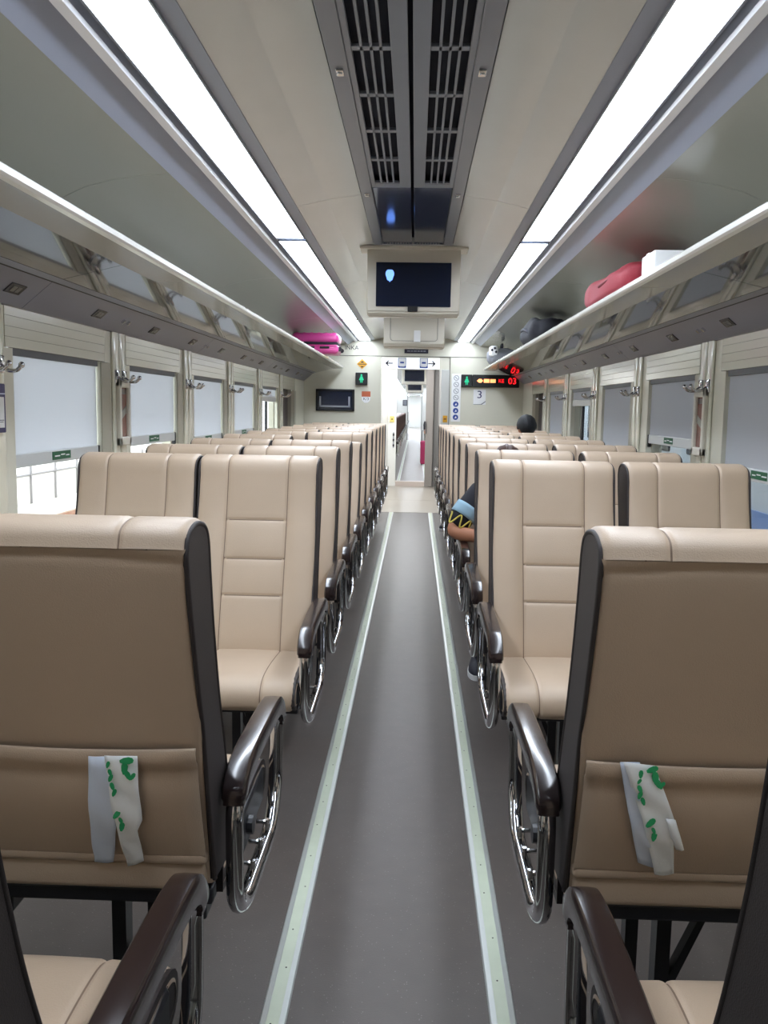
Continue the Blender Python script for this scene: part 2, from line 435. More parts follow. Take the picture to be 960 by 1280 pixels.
bm = B(); box(bm, -1.46, 1.46, Y0-.1, YW+.1, 2.30, 2.36); struct(fin('roof', bm, CREAM))
bm = B(); box(bm, -1.46, 1.46, Y0-.1, Y0, -.06, 2.3); struct(fin('wall_back', bm, CREAM))

# central duct: two metal strips with slotted grilles, then mirror-like plates
YG0, YG1, YD = -1.0, 3.64, 4.94
nb = 14; dy = (YG1-YG0)/nb
for sx in (-1, 1):
    nm = 'left' if sx < 0 else 'right'
    t = thing('air_grille', 'long slotted metal air grille on the %s of the ceiling centre seam' % nm, 'air vent', (0, 0, 2.2))
    bm = B()
    X = lambda a, b_: sorted((sx*a, sx*b_))
    box(bm, *X(.006, .05), Y0, YG1+.06, 0, .012, .002); box(bm, *X(.148, .165), Y0, YG1+.06, 0, .012, .002)
    box(bm, *X(.165, .214), Y0, YD, -.004, .012, .002)
    box(bm, *X(.05, .148), Y0, YG0, 0, .012); box(bm, *X(.05, .148), YG1, YG1+.06, 0, .012)
    fin('grille_border', bm, DUCT, t)
    bm = B()
    for k in range(nb+1): box(bm, *X(.05, .148), YG0+k*dy-.014, YG0+k*dy+.014, .001, .011, .002)
    for k in range(1, 4): box(bm, *X(.05+k*.0245-.0035, .05+k*.0245+.0035), YG0, YG1, .001, .011)
    fin('slat_grid', bm, DUCT, t)
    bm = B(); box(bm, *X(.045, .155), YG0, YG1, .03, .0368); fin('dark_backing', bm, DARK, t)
    for y in (1.1, 2.45, 3.8): 
        bm = B(); box(bm, *X(.178, .2), y-.022, y+.022, -.010, -.003, .003); cyl(bm, (sx*.189, y, -.010), 'z', .007, .006, 10); fin('quarter_turn_lock', bm, BOLT, t)
    bm = B(); box(bm, *X(.006, .162), YG1+.062, YD-.07, 2.2, 2.210, .002); struct(fin('ceiling_plate_'+nm, bm, DUCTSH))
    bm = B()
    for k in range(9): box(bm, *X(.02+k*.0145, .026+k*.0145), YD-.068, YD, 0, .010)
    box(bm, *X(.006, .162), YD-.068, YD-.06, 0, .01); box(bm, *X(.006, .162), YD-.008, YD, 0, .01)
    fin('end_slots', bm, DUCT, t)
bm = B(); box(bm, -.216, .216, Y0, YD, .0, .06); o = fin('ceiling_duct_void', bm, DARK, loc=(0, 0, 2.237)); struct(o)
bm = B(); box(bm, -.217, .217, YD+.3, YW, 2.20, 2.30); box(bm, -.217, .217, YD, YD+.3, 2.2, 2.3); struct(fin('ceiling_centre', bm, CEIL))

# --------------------------------------------------------------- luggage racks
for sx in (-1, 1):
    nm = 'left' if sx < 0 else 'right'
    t = thing('luggage_rack', 'long overhead luggage rack with mirrored underside above the %s windows' % nm, 'luggage rack', (0, 0, 1.80))
    def pp(pts): return [(sx*x, z) for x, z in pts]
    ss = [Y0]+[-1.9, .6, 3.1, 5.6, 8.1]+[11.03]
    bm = B()
    for a, b_ in zip(ss[:-1], ss[1:]): prism(bm, pp(((.998, -.012), (1.205, -.062), (1.205, -.054), (.998, -.004))), 'y', a+.002, b_-.002)
    fin('mirror_panel', bm, RACKU, t)['label'] = 'dark mirror-like underside'
    bm = B(); prism(bm, pp(((.8845, -.008), (.997, -.014), (.999, 0), (1.36, -.015), (1.36, .010), (1.0, .018), (.8845, .018))), 'y', Y0, 11.03); fin('shelf', bm, RACKB, t)
    bm = B(); prism(bm, pp(((.866, .003), (.871, -.004), (.884, -.008), (.884, .019), (.872, .023), (.864, .016))), 'y', Y0, 11.03); fin('front_lip', bm, LIPM, t)
    bm = B(); prism(bm, pp(((1.209, -.062), (1.241, -.070), (1.243, -.05), (1.209, -.042))), 'y', Y0, 11.03)
    for a, b_ in zip(ss[:-1], ss[1:]): prism(bm, pp(((1.246, -.073), (1.355, -.163), (1.369, -.165), (1.369, -.045), (1.247, -.05))), 'y', a+.002, b_-.002)
    fin('valance', bm, VALANCE, t)
    bm = B(); prism(bm, pp(((1.2005, -.0600), (1.2095, -.0622), (1.2095, -.048), (1.2005, -.048))), 'y', Y0, 11.03); fin('joint_strip', bm, SEAM, t)
    bm = B(); prism(bm, pp(((1.2405, -.0695), (1.2475, -.0735), (1.2475, -.052), (1.2405, -.052))), 'y', Y0, 11.03); fin('joint_strip', bm, SEAM, t)
    # reading lights set in the sloped valance
    d = Vector((sx*.109, 0, -.090)).normalized(); nn = Vector((-sx*.090, 0, -.109)).normalized()
    for k in range(-1, 10):
        y = 2.93+.78*k; c = Vector((sx*1.300, y, -.1175))
        M = Matrix((( d.x, 0, nn.x, c.x), (d.y, 1, nn.y, c.y), (d.z, 0, nn.z, c.z), (0, 0, 0, 1)))
        bm = B(); vs = box(bm, -.022, .022, -.055, .055, -.004, .004, .002)
        box(bm, -.012, .012, -.030, -.002, .004, .006, .001, 1, 1); box(bm, -.012, .012, .004, .03, .004, .006, .001, 1, 1)
        bm.transform(M); fin('reading_light', bm, [RLIGHT, RLENS], t)
        if k % 2 == 1:
            for q in (.30, .37):
                bm = B(); cyl(bm, (0, q, .004), 'z', .011, .012, 12)
                bm.transform(M); fin('call_button', bm, BOLT, t, True, 40)

# --------------------------------------------------------------- aisle strips
for sx in (-1, 1):
    t = thing('aisle_strip', 'aluminium floor strip with pale green insert along the %s edge of the aisle' % ('left' if sx < 0 else 'right'), 'floor strip', (sx*.2475, 0, 0))
    bm = B()
    for s in (-1, 1): prism(bm, [(s*.014, 0), (s*.029, 0), (s*.026, .004), (s*.014, .006)], 'y', Y0+.05, YW-.02)
    fin('strip_profile', bm, STRIPM, t)
    bm = B(); box(bm, -.014, .014, Y0+.05, YW-.02, 0, .0045); fin('luminous_insert', bm, STRIPC, t)
    bm = B()
    for k in range(60):
        y = .9+k*.17+random.uniform(-.03, .03); cyl(bm, (random.uniform(-.004, .004), y, .0046), 'z', .0022, .001, 8)
    fin('screw_heads', bm, SEAM, t)

# --------------------------------------------------------------- seats
def prof_sample(cps, n):
    # Catmull-Rom through control points, resampled
    P = [Vector(p) for p in cps]; out = []
    Q = [P[0]*2-P[1]]+P+[P[-1]*2-P[-2]]
    for i in range(1, len(Q)-2):
        for k in range(n):
            t = k/n; a, b, c, d = Q[i-1], Q[i], Q[i+1], Q[i+2]
            out.append(.5*((2*b)+(c-a)*t+(2*a-5*b+4*c-d)*t*t+(3*b-a-3*c+d)*t**3))
    out.append(P[-1]); return out
W2 = .22
FRONT = [(-.335, .45), (-.325, .51), (-.297, .60), (-.262, .70), (-.220, .82), (-.178, .94), (-.154, 1.04), (-.143, 1.095), (-.125, 1.122), (-.085, 1.134), (-.045, 1.134), (-.012, 1.122), (0, 1.095)]
REAR = [(0, 1.095), (-.012, 1.04), (-.038, .95), (-.085, .80), (-.13, .65), (-.172, .51), (-.182, .465)]
def seam(d, w): return math.exp(-(d/w)**2)
def strip_grid(bm, prof, xs, disp, mi=0, seams=()):
    N = len(prof); rows = []; L = [0]
    for i in range(1, N): L.append(L[-1]+(prof[i]-prof[i-1]).length)
    for i, p in enumerate(prof):
        t = (prof[min(i+1, N-1)]-prof[max(i-1, 0)]).normalized(); nrm = Vector((-t.y, t.x))  # left normal: outward for front->top->rear in (y,z)
        row = []
        for x in xs:
            o = disp(x, p, L[i], i)
            q = p + nrm*o
            row.append(bm.verts.new((x, q.x, q.y)))
        rows.append(row)
    for a, b in zip(rows[:-1], rows[1:]):
        for k in range(len(xs)-1):
            f = bm.faces.new((a[k], a[k+1], b[k+1], b[k])); f.material_index = mi
            c = f.calc_center_median()
            if abs(abs(c.x)-.111) < .0016 and seams is not None: f.material_index = 1
            elif seams and abs(c.x) < .111 and c.y < -.09 and any(abs(c.z-h) < .0014 for h in seams): f.material_index = 1
XS = sorted(set([-.22, -.217, -.211, -.20, -.18, -.16, -.14] + [-.121, -.116, -.1126, -.1094, -.106, -.100] + [-.085, -.06, -.03, 0]))
XS = sorted(set(XS+[-x for x in XS]))
HS = (.665, .785, .915)     # stitched levels of the centre panel
def dense(prof, zs, w):
    out = []
    for a, b in zip(prof[:-1], prof[1:]):
        out.append(a); cuts = []
        for z in zs:
            for dz in (-w*2, -w, -w*.28, w*.28, w, w*2):
                zz = z+dz
                if min(a.y, b.y) < zz < max(a.y, b.y): cuts.append((zz-a.y)/(b.y-a.y))
        for t in sorted(cuts): out.append(a.lerp(b, t))
    out.append(prof[-1]); return out
def edge_round(x, r=.014):
    d = W2-abs(x)
    return -r*(1-math.sqrt(max(0, 1-(1-min(d, r)/r)**2)))*.9
def sx_line(z):     # seam position bows gently with height
    return .111 + .012*math.cos((z-.45)/.7*2*PI)*.5
def backrest_front_disp(x, p, L, i):
    z = p.y; o = edge_round(x)
    xl = .111
    top = max(0, min(1, (1.125-z)/.05))
    o += -.0045*seam(abs(abs(x)-xl), .0045)
    if abs(x) < xl and p.x < -.05:
        for h in HS: o += -.0045*seam(z-h, .0045)
        # puffs between seams
        lv = (.44,)+HS+(1.13,)
        for a, b in zip(lv[:-1], lv[1:]):
            if a <= z <= b: o += .0035*math.sin(PI*(z-a)/(b-a))*math.sqrt(max(0, 1-(x/xl)**2))*(1 if z < 1.0 else max(0, (1.11-z)/.11))
    elif abs(x) >= xl and z < 1.12:
        o += .007*math.sin(PI*min(1, (abs(x)-xl)/(W2-xl)))*max(0, min(1, (1.10-z)/.2))*min(1, (z-.4)/.2)
    return o
def backrest_rear_disp(x, p, L, i):
    z = p.y; o = edge_round(x)
    arch = 1.072 + .010*(1-(x/W2)**2)
    o += -.004*seam(z-arch, .005)*min(1, (W2-abs(x))/.03)
    if z > arch: o += .004*(1-seam(z-arch, .010))
    return o
def make_seat(name, asx, leather, with_arm=True, lod=False):
    """seat facing -Y, aisle side at asx*X; origin on the floor under the top of the backrest's rear"""
    root = bpy.data.objects.new(name, None); COL.objects.link(root); root.empty_display_size = .1
    n = 2 if lod else 4
    bm = B()
    fp = dense(prof_sample([Vector(p) for p in FRONT], n), HS, .005)
    strip_grid(bm, fp, XS, backrest_front_disp, 0, HS)
    rp = prof_sample([Vector(p) for p in REAR], n*2)
    strip_grid(bm, rp, XS, backrest_rear_disp, 0, None)
    bmesh.ops.remove_doubles(bm, verts=bm.verts[:], dist=.0006)
    back = fin('backrest', bm, [leather, SEAMTHREAD], root, True)
    # dark gussets closing both sides
    outline = [(p.x, p.y) for p in prof_sample([Vector(p) for p in FRONT], 4)]+[(p.x, p.y) for p in prof_sample([Vector(p) for p in REAR], 4)[1:]]
    for s in (-1, 1):
        bm = B(); c = Vector((-.13, .78))
        ins = []
        for y, z in outline:
            d = (Vector((y, z))-c); ins.append((y-d.x*.012/max(d.length, .05), z-d.y*.010/max(d.length, .05)))
        prism(bm, ins, 'x', s*.2105, s*.2205)
        fin('side_gusset', bm, GUSSET, back)['label'] = 'dark brown side of the backrest'
        bm = B(); pts = [(s*.2185, y, z) for y, z in ins]
        tube(bm, pts, .0045, 6); fin('piping', bm, GUSSET, back, True)
    # literature pocket on the rear
    bm = B(); rows = []
    zs = [.752, .748, .74, .722, .715, .69, .65, .61, .575, .55, .535, .528]
    for z in zs:
        yb = -.085+(z-.80)*(.09/.30)
        row = []
        for x in [-.208+.416*k/14 for k in range(15)]:
            u = 1-(x/.208)**2
            bulge = .012+.014*math.sin(PI*max(0, min(1, (z-.528)/.224)))*u**.5
            sag = -.006*u*(1 if z > .69 else .2)
            if z > .715: bulge += .006*math.sin(PI*(z-.715)/.037)
            if abs(z-.715) < .004: bulge -= .004
            row.append(bm.verts.new((x, yb+bulge, z+sag)))
        rows.append(row)
    for a, b in zip(rows[:-1], rows[1:]):
        for k in range(14): bm.faces.new((a[k], a[k+1], b[k+1], b[k]))
    o = fin('back_pocket', bm, leather, back, True)
    md = o.modifiers.new('thick', 'SOLIDIFY'); md.thickness = .006; md.offset = -1
    bm = B(); box(bm, -.21, .21, -.178, -.153, .512, .537, .009, 3); box(bm, -.205, .205, -.2, -.163, .458, .512, .012, 3); fin('lower_back_panel', bm, leather, back, True, 40)
    # cushion
    CP = [(-.25, .478), (-.42, .494), (-.56, .503), (-.66, .500), (-.706, .482), (-.722, .452), (-.715, .420), (-.68, .402), (-.60, .398), (-.25, .410)]
    cp = prof_sample([Vector(p) for p in CP], n)[::-1]
    def cd(x, p, L, i):
        o = edge_round(x, .025) - .005*seam(abs(abs(x)-.111), .0045)
        if p.y > .42: o += .006*math.cos(x/W2*PI/2)
        return o
    bm = B(); strip_grid(bm, cp, XS, cd); cush = fin('seat_cushion', bm, [leather, SEAMTHREAD], root, True)
    for s in (-1, 1):
        bm = B(); prism(bm, [(p.x+.004, p.y-.003 if p.y > .43 else p.y+.002) for p in cp[::2]], 'x', s*.19, s*.2185); fin('cushion_gusset', bm, GUSSET, cush)['label'] = 'dark side of the cushion'
    # under frame and pedestal
    bm = B(); box(bm, -.215, .215, -.212, -.178, .425, .457, .006); box(bm, -.215, .215, -.62, -.42, .372, .398, .004); box(bm, -.20, -.17, -.45, -.19, .39, .43, .004); box(bm, .17, .20, -.45, -.19, .39, .43, .004); fin('seat_frame', bm, BLACKMETAL, root)
    for y, zt in ((-.52, .38), (-.30, .405)):
        bm = B(); prism(bm, [(y-.02, zt), (y+.02, zt), (y+.016, 0.010), (y-.016, .010)], 'x', -.014, .014); box(bm, -.03, .03, y-.035, y+.035, 0, .011, .003)
        if y > -.4: prism(bm, [(-.10, .405), (-.085, .405), (-.012, .24), (-.012, .20)], 'y', y-.012, y+.012); box(bm, -.2, .2, y-.015, y+.015, .39, .412)
        fin('leg', bm, BLACKMETAL, root)
    for o in [root_o for root_o in root.children_recursive if root_o.type == 'MESH']:
        o.data.transform(Matrix.Diagonal((.955, 1, 1, 1)))
    if with_arm:
        # glossy cap, chrome loop, bracket
        xc = asx*.236
        arm = None
        path = [(-.212, .598), (-.226, .630), (-.30, .652), (-.48, .652), (-.62, .645), (-.675, .630), (-.702, .604), (-.706, .577)]
        pp_ = prof_sample([Vector(p) for p in path], 5)
        bm = B(); rows = []; N = len(pp_)
        sec = [(-.025, -.028), (-.027, -.010), (-.026, .007), (-.021, .0125), (-.008, .0135), (.008, .0135), (.021, .0125), (.026, .007), (.027, -.010), (.025, -.028)]
        for i, p in enumerate(pp_):
            t = (pp_[min(i+1, N-1)]-pp_[max(i-1, 0)]).normalized(); nr = Vector((t.y, -t.x))
            if nr.y < 0 and abs(t.x) > .5: nr = -nr
            nr = Vector((t.y, -t.x))
            e = 1.0 if 1 < i < N-2 else .86
            rows.append([bm.verts.new((xc+a*e*.82, p.x+nr.x*b*e, p.y+nr.y*b*e)) for a, b in sec])
        for a, b in zip(rows[:-1], rows[1:]):
            for k in range(len(sec)): bm.faces.new((a[k], a[(k+1) % len(sec)], b[(k+1) % len(sec)], b[k]))
        bm.faces.new(rows[0]); bm.faces.new(rows[-1][::-1])
        arm = fin('armrest', bm, CAP, root, True, 35); arm['label'] = 'glossy dark brown armrest'
        bm = B(); lp = [(xc, -.218, .60), (xc, -.225, .40), (xc, -.30, .358), (xc, -.62, .352), (xc, -.695, .42), (xc, -.698, .60), (xc, -.62, .622), (xc, -.30, .630)]
        tube(bm, round_path(lp, .05, 5), .0165, 12, True); fin('armrest_loop', bm, CHROME, arm, True)['label'] = 'chrome tube loop'
        for y in (-.40, -.49, -.58):
            bm = B(); cyl(bm, (xc, y, .378), 'z', .006, .03, 8); cyl(bm, (xc-asx*.010, y, .386), 'x', .005, .03, 8)
            fin('bolt', bm, BOLT, arm, True, 40)
        bm = B(); box(bm, *sorted((asx*.200, asx*.214)), -.66, -.30, .40, .485, .01, 2); cyl(bm, (asx*.212, -.46, .44), 'x', .02, .03, 12)
        fin('side_shield', bm, BLACKMETAL, root)
    return root
PITCH = .78; R0 = 3.22; NR = 10
AX, WXX = .517, .960
protoL = make_seat('train_seat', 1, LEATHER); protoR = make_seat('train_seat', -1, LEATHER)
protoW = make_seat('train_seat', 1, LEATHER, False)
ordn = ['front', 'second', 'third', 'fourth', 'fifth', 'sixth', 'seventh', 'eighth', 'ninth', 'last']
used = set()
GRP = 'beige train seats facing the camera'
def put(proto, loc, rz, label, group):
    if proto.name in used: return copy_tree(proto, loc, rz, label, group)
    used.add(proto.name)
    proto.location = loc; proto.rotation_euler = (0, 0, rz); tag(proto, label, 'seat', group); return proto
EXTRA = {(0, -1, 'a'): 'beige aisle seat facing the camera with its whole cushion showing, left of the aisle',
         (0, 1, 'a'): 'beige aisle seat facing the camera with its whole cushion showing, right of the aisle',
         (0, -1, 'w'): 'beige leather window seat against the bright open gap under the left blind, front row',
         (0, 1, 'w'): 'beige leather window seat of the front facing row beside the right wall',
         (2, 1, 'a'): 'beige leather aisle seat occupied by the brown-haired person leaning into the aisle',
         (3, -1, 'a'): 'beige leather aisle seat reclined lower than its neighbours, fourth row left of the aisle'}
for k in range(NR):
    y = R0+PITCH*k
    for sx in (-1, 1):
        sd = 'left' if sx < 0 else 'right'
        la = EXTRA.get((k, sx, 'a'), 'beige leather aisle seat on the %s, %s row of those facing the camera' % (sd, ordn[k]))
        s = put(protoL if sx < 0 else protoR, (sx*AX, y, 0), 0, la, GRP)
        lw = EXTRA.get((k, sx, 'w'), 'beige leather window seat on the %s, %s row of those facing the camera' % (sd, ordn[k]))
        if k == 6 and sx == 1: lw = 'beige leather window seat behind which the black-haired head shows, right side'
        w = put(protoW, (.982 if sx > 0 else -.948, y, 0), 0, lw, GRP)
        if k == 3 and sx == -1:
            for c in s.children:
                if c.name.startswith('backrest'):
                    M = Matrix.Translation((0, -.28, .45)) @ Matrix.Rotation(math.radians(-9), 4, 'X') @ Matrix.Translation((0, .28, -.45))
                    c.matrix_local = M
GRB = 'beige train seats turned away from the camera'
YB = 1.285
put(protoR, (-AX, YB, 0), PI, 'large near seat back on the left, two-strip paper bag over its pocket', GRB)
put(protoL, (AX, YB, 0), PI, 'large near seat back on the right, single paper bag over its pocket', GRB)
put(protoW, (-WXX, YB, 0), PI, 'window seat beside the large near left seat back', GRB)
put(protoW, (WXX, YB, 0), PI, 'window seat beside the large near right seat back', GRB)
put(protoR, (-AX, YB-PITCH, 0), PI, 'seat cut off by the lower left corner with only cushion and dark armrest showing', GRB)
put(protoL, (AX, YB-PITCH, 0), PI, 'seat cut off by the lower right corner with only cushion and dark armrest showing', GRB)

# --------------------------------------------------------------- paper bags hanging on the pocket edges
def sheet(name, pts_rows, m, parent, th=.0012):
    bm = B(); rows = [[bm.verts.new(p) for p in r] for r in pts_rows]
    for a, b in zip(rows[:-1], rows[1:]):
        for k in range(len(a)-1): bm.faces.new((a[k], a[k+1], b[k+1], b[k]))
    o = fin(name, bm, m, parent, True)
    md = o.modifiers.new('thick', 'SOLIDIFY'); md.thickness = th; md.offset = 0
    return o
def hang_y(z):     # face of the pocket at height z seen from the camera side (near seats)
    zz = max(.48, min(.80, z))
    return YB-(-.085+(zz-.80)*.3+.012+.014*math.sin(PI*max(0, min(1, (zz-.528)/.224))))-.010
def strip_paper(name, left_edge, right_edge, m, parent, base, off=0., wob=.002, nx=7, nz=14):
    rows = []
    for i in range(nz+1):
        t = i/nz; row = []
        def at(e):
            q = t*(len(e)-1); a = min(int(q), len(e)-2); f = q-a
            return Vector(e[a]).lerp(Vector(e[a+1]), f)
        l, r = at(left_edge), at(right_edge)
        for j in range(nx+1):
            u = j/nx; p = l.lerp(r, u)
            yy = hang_y(p.y)-off-wob*math.sin(7*p.y*10+u*4)-wob*math.sin(u*PI)
            row.append((p.x-base[0], yy-base[1], p.y-base[2]))
        rows.append(row)
    return sheet(name, rows, m, parent)
def leaf(bm, cx, cz, r, ang, y):
    pts = []
    for k in range(9):
        a = 2*PI*k/9; pts.append((r*math.cos(a)*(1-.2*math.cos(a)), r*.5*math.sin(a)))
    ca, sa = math.cos(ang), math.sin(ang)
    prism(bm, [(cx+x*ca-z*sa, cz+x*sa+z*ca) for x, z in pts], 'y', y-.0008, y+.0006)
base = (-.46, hang_y(.7), .71)
t = thing('paper_bag', 'paper bag in two hanging strips with green leaves over the left seat pocket', 'paper bag', base)
strip_paper('back_strip', [(-.491, .738), (-.504, .598), (-.512, .516)], [(-.448, .738), (-.455, .617), (-.478, .519)], PAPERB, t, base)['label'] = 'pale bluish strip'
strip_paper('front_strip', [(-.463, .742), (-.461, .690), (-.459, .642), (-.456, .57), (-.453, .511)], [(-.410, .741), (-.4105, .68), (-.411, .620), (-.4215, .598), (-.4225, .526)], PAPER, t, base, .004, nz=24)
bm = B()
def lf(cx, cz, r, a, off=.0085): leaf(bm, cx-base[0], cz-base[2], r, a, hang_y(cz)-off-base[1])
for q in ((-.457, .728, .006, 1.3), (-.455, .714, .006, 1.9), (-.454, .704, .007, 1.2), (-.453, .689, .007, 1.9), (-.450, .677, .007, 1.2), (-.450, .634, .009, .9), (-.446, .622, .006, 2.0), (-.445, .610, .009, 1.4)): lf(*q)
for q in ((-.424, .735, .012, .1), (-.430, .723, .011, 1.5), (-.426, .710, .009, 2.1), (-.417, .708, .007, 1.0)): lf(*q)
fin('leaf_print', bm, LEAFG, t)['label'] = 'green leaf print'
base = (.42, hang_y(.7), .71)
t = thing('paper_bag', 'single white paper bag with green leaves hanging over the right seat pocket', 'paper bag', base)
strip_paper('rear_sheet', [(.368, .756), (.389, .667), (.419, .561)], [(.40, .756), (.425, .635), (.455, .545)], PAPERB, t, base)
strip_paper('front_sheet', [(.372, .758), (.390, .710), (.410, .66), (.430, .60), (.451, .535)], [(.423, .752), (.445, .70), (.464, .655), (.466, .621), (.483, .538)], PAPER, t, base, .004, nz=24)
strip_paper('curled_ear', [(.448, .66), (.462, .621), (.476, .594)], [(.465, .656), (.475, .63), (.486, .598)], PAPER, t, base, .006, .004, 3, 6)
bm = B()
for q in ((.401, .740, .007, 1.5), (.400, .727, .005, 1.0), (.401, .714, .007, 2.0), (.403, .703, .007, 1.2), (.408, .692, .007, 1.9), (.426, .652, .010, .8), (.431, .637, .006, 2.0), (.434, .626, .009, 1.4)): lf(*q)
for q in ((.420, .748, .010, .4), (.424, .735, .011, 1.7), (.429, .724, .010, 2.2), (.437, .722, .006, .9)): lf(*q)
fin('leaf_print', bm, LEAFG, t)['label'] = 'green leaf print'

# --------------------------------------------------------------- overhead screens
def screen_unit(name, label, y, facing):
    t = thing(name, label, 'screen', (0.006, y, 2.2), 0 if facing < 0 else PI)
    bm = B(); prism(bm, [(-.02, -.002), (-.03, -.04), (-.005, -.355), (.02, -.378), (.14, -.372), (.16, -.30), (.17, -.002)], 'x', -.258, .258)
    es = [e for e in bm.edges]; bmesh.ops.bevel(bm, geom=es, offset=.008, segments=2, affect='EDGES')
    fin('housing', bm, TVB, t, True, 40)
    bm = B(); box(bm, -.30, .30, -.05, .12, -.018, -.0, .006); fin('top_plate', bm, TVB, t)
    return t
def plane_on_face(u, z, d=0):   # point on the tilted front of the housing
    f = (-.04-z)/.315
    return (u, -.03+.025*f-d, z)
t = screen_unit('ceiling_screen', 'dark ceiling screen in beige housing showing a small blue balloon, above the aisle', 5.02, -1)
bm = B(); a = [plane_on_face(u, z, .004) for u, z in ((-.208, -.088), (.208, -.088), (.208, -.325), (-.208, -.325))]
b_ = [plane_on_face(u, z, -.004) for u, z in ((-.208, -.088), (.208, -.088), (.208, -.325), (-.208, -.325))]
va = [bm.verts.new(p) for p in a]; vb = [bm.verts.new(p) for p in b_]
bm.faces.new(va); bm.faces.new(vb[::-1])
for k in range(4): bm.faces.new((va[k], va[(k+1) % 4], vb[(k+1) % 4], vb[k]))
fin('screen', bm, SCREEN, t)
bm = B(); box(bm, -.030, .026, -.018, .0, -.352, -.322, .003); fin('sensor_tab', bm, RUBBER, t)
bm = B(); ico = bm; y_ = plane_on_face(0, -.155, .0052)[1]
pts = [(.024*math.cos(2*PI*k/20)-.132, .026*math.sin(2*PI*k/20)-.15) for k in range(20)]
pts = [(x, z-(.012 if z < -.17 else 0)) for x, z in pts]
prism(bm, pts, 'y', y_-.001, y_+.001); prism(bm, [(-.139, -.172), (-.126, -.172), (-.128, -.19), (-.133, -.194)], 'y', y_-.0012, y_+.0028); fin('balloon_icon', bm, SCRB, t)['label'] = 'glowing blue balloon'
t = screen_unit('ceiling_screen', 'beige back of the second ceiling screen, farther down the aisle', 7.76, 1)
bm = B(); prism(bm, [(.17, -.02), (.185, -.05), (.185, -.34), (.165, -.365)][::1]+[(.14, -.365), (.14, -.02)], 'x', -.252, .252); fin('back_cover', bm, TVB, t)
bm = B(); tube(bm, round_path([(-.2, .187, -.10), (-.2, .187, -.32), (.2, .187, -.32), (.2, .187, -.10)], .03, 4, False), .0025, 6); fin('cover_groove', bm, RACKB, t)
bm = B(); box(bm, -.055, -.0, .183, .222, -.33, -.235, .004); fin('latch_handle', bm, WHITEM, t)

# --------------------------------------------------------------- end wall
ZB = 1.955
bm = B()
box(bm, -1.40, -.415, YW, YW+.08, 0, ZB-.003); box(bm, .455, 1.40, YW, YW+.08, 0, ZB-.003)
box(bm, -1.42, 1.42, YW-.008, YW+.08, ZB+.003, 2.3)
box(bm, -.415, .455, YW+.01, YW+.08, 1.80, ZB-.003)
struct(fin('wall_end', bm, CREAM))
bm = B(); box(bm, -1.40, 1.40, YW-.002, YW+.05, ZB-.003, ZB+.003); box(bm, .449, .456, YW-.002, YW+.05, 0, ZB); struct(fin('trim_end_seam', bm, SEAM))
bm = B(); box(bm, .345, .449, YW-.01, YW+.08, 0, 1.80, .004); struct(fin('trim_door_pocket', bm, ALU if False else mat('pocket_grey', (196, 196, 190), .35)))
bm = B(); box(bm, -.425, -.40, YW-.012, YW+.09, 0, 1.80, .004); struct(fin('trim_door_jamb', bm, CREAM))
# header light box with arrows and toilet symbols
t = thing('header_sign', 'white lit header sign with arrows and toilet symbols over the end doorway', 'sign', (-.04, YW-.012, 1.868))
bm = B(); box(bm, -.36, .36, -.012, .02, -.068, .068, .004); fin('light_box', bm, HEADER, t)
bm = B()
for s in (-1, 1):
    x = s*.265; a = s*.075
    box(bm, *sorted((x-a*.6, x+a*.6)), -.0145, -.012, -.007, .007)
    for q in (-1, 1):
        prism(bm, [(x+a*.6, .0), (x+a*.6-s*.032, q*.036), (x+a*.6-s*.046, q*.028), (x+a*.6-s*.018, 0)], 'y', -.0145, -.012)
fin('arrow', bm, INK, t)
bm = B()
for x in (-.105, .165):
    box(bm, x-.05, x+.05, -.014, -.012, -.055, .066, mi=0); box(bm, x-.044, x+.044, -.0145, -.012, -.03, .062, mi=1)
    box(bm, x-.024, x+.024, -.0148, -.012, .0, .02, mi=0); box(bm, x-.034, x+.034, -.0152, -.0145, -.04, -.028, mi=1)
fin('toilet_symbol', bm, [INKB, WHITEM], t)
t = thing('notice_plate', 'small dark notice plate with white lines above the end doorway', 'sign', (.03, YW-.012, 2.035))
bm = B(); box(bm, -.148, .148, -.006, .006, -.042, .042, .003); fin('plate', bm, NAVY if False else mat('plate_dark', (36, 38, 54), .35), t)
bm = B()
for z in (.014, -.014):
    x = -.115
    while x < .11:
        w = random.uniform(.018, .04); box(bm, x, min(x+w, .118), -.0072, -.006, z-.006, z+.006); x += w+.008
fin('lines', bm, mat('plate_text', (150, 154, 168), .5), t)
tt = thing('wall_lettering', 'dark INKA lettering on the cream bulkhead above the left rack end', 'lettering', (-.775, YW-.0095, 2.05))
text('letters', 'INKA', .075, INK, tt, (0, 0, 0), sx=1.0)
# left panel fittings
t = thing('wall_display', 'black framed panel with silver U-shaped bracket on the left end wall', 'display', (-.974, YW-.0, 1.402))
bm = B()
for (a, b_, c, d) in ((-.243, -.215, -.136, .136), (.215, .243, -.136, .136), (-.243, .243, .112, .136), (-.243, .243, -.136, -.112)): box(bm, a, b_, -.03, -.001, c, d, .004)
fin('display_frame', bm, RUBBER, t)
bm = B(); box(bm, -.22, .22, -.016, -.001, -.115, .115); fin('display_glass', bm, SCREEN, t)
bm = B(); box(bm, -.20, -.178, -.026, -.016, -.09, .045, .002); box(bm, .165, .187, -.026, -.016, -.09, .045, .002); box(bm, -.20, .187, -.026, -.016, -.09, -.068, .002); fin('silver_bracket', bm, mat('silver_grey', (160, 164, 172), .35, .4), t)
t = thing('warning_sign', 'yellow diamond warning sign high on the left end wall', 'sign', (-.643, YW-.001, 1.853))
bm = B(); prism(bm, [(-.066, 0), (0, -.062), (.066, 0), (0, .062)], 'y', -.006, 0, 0)
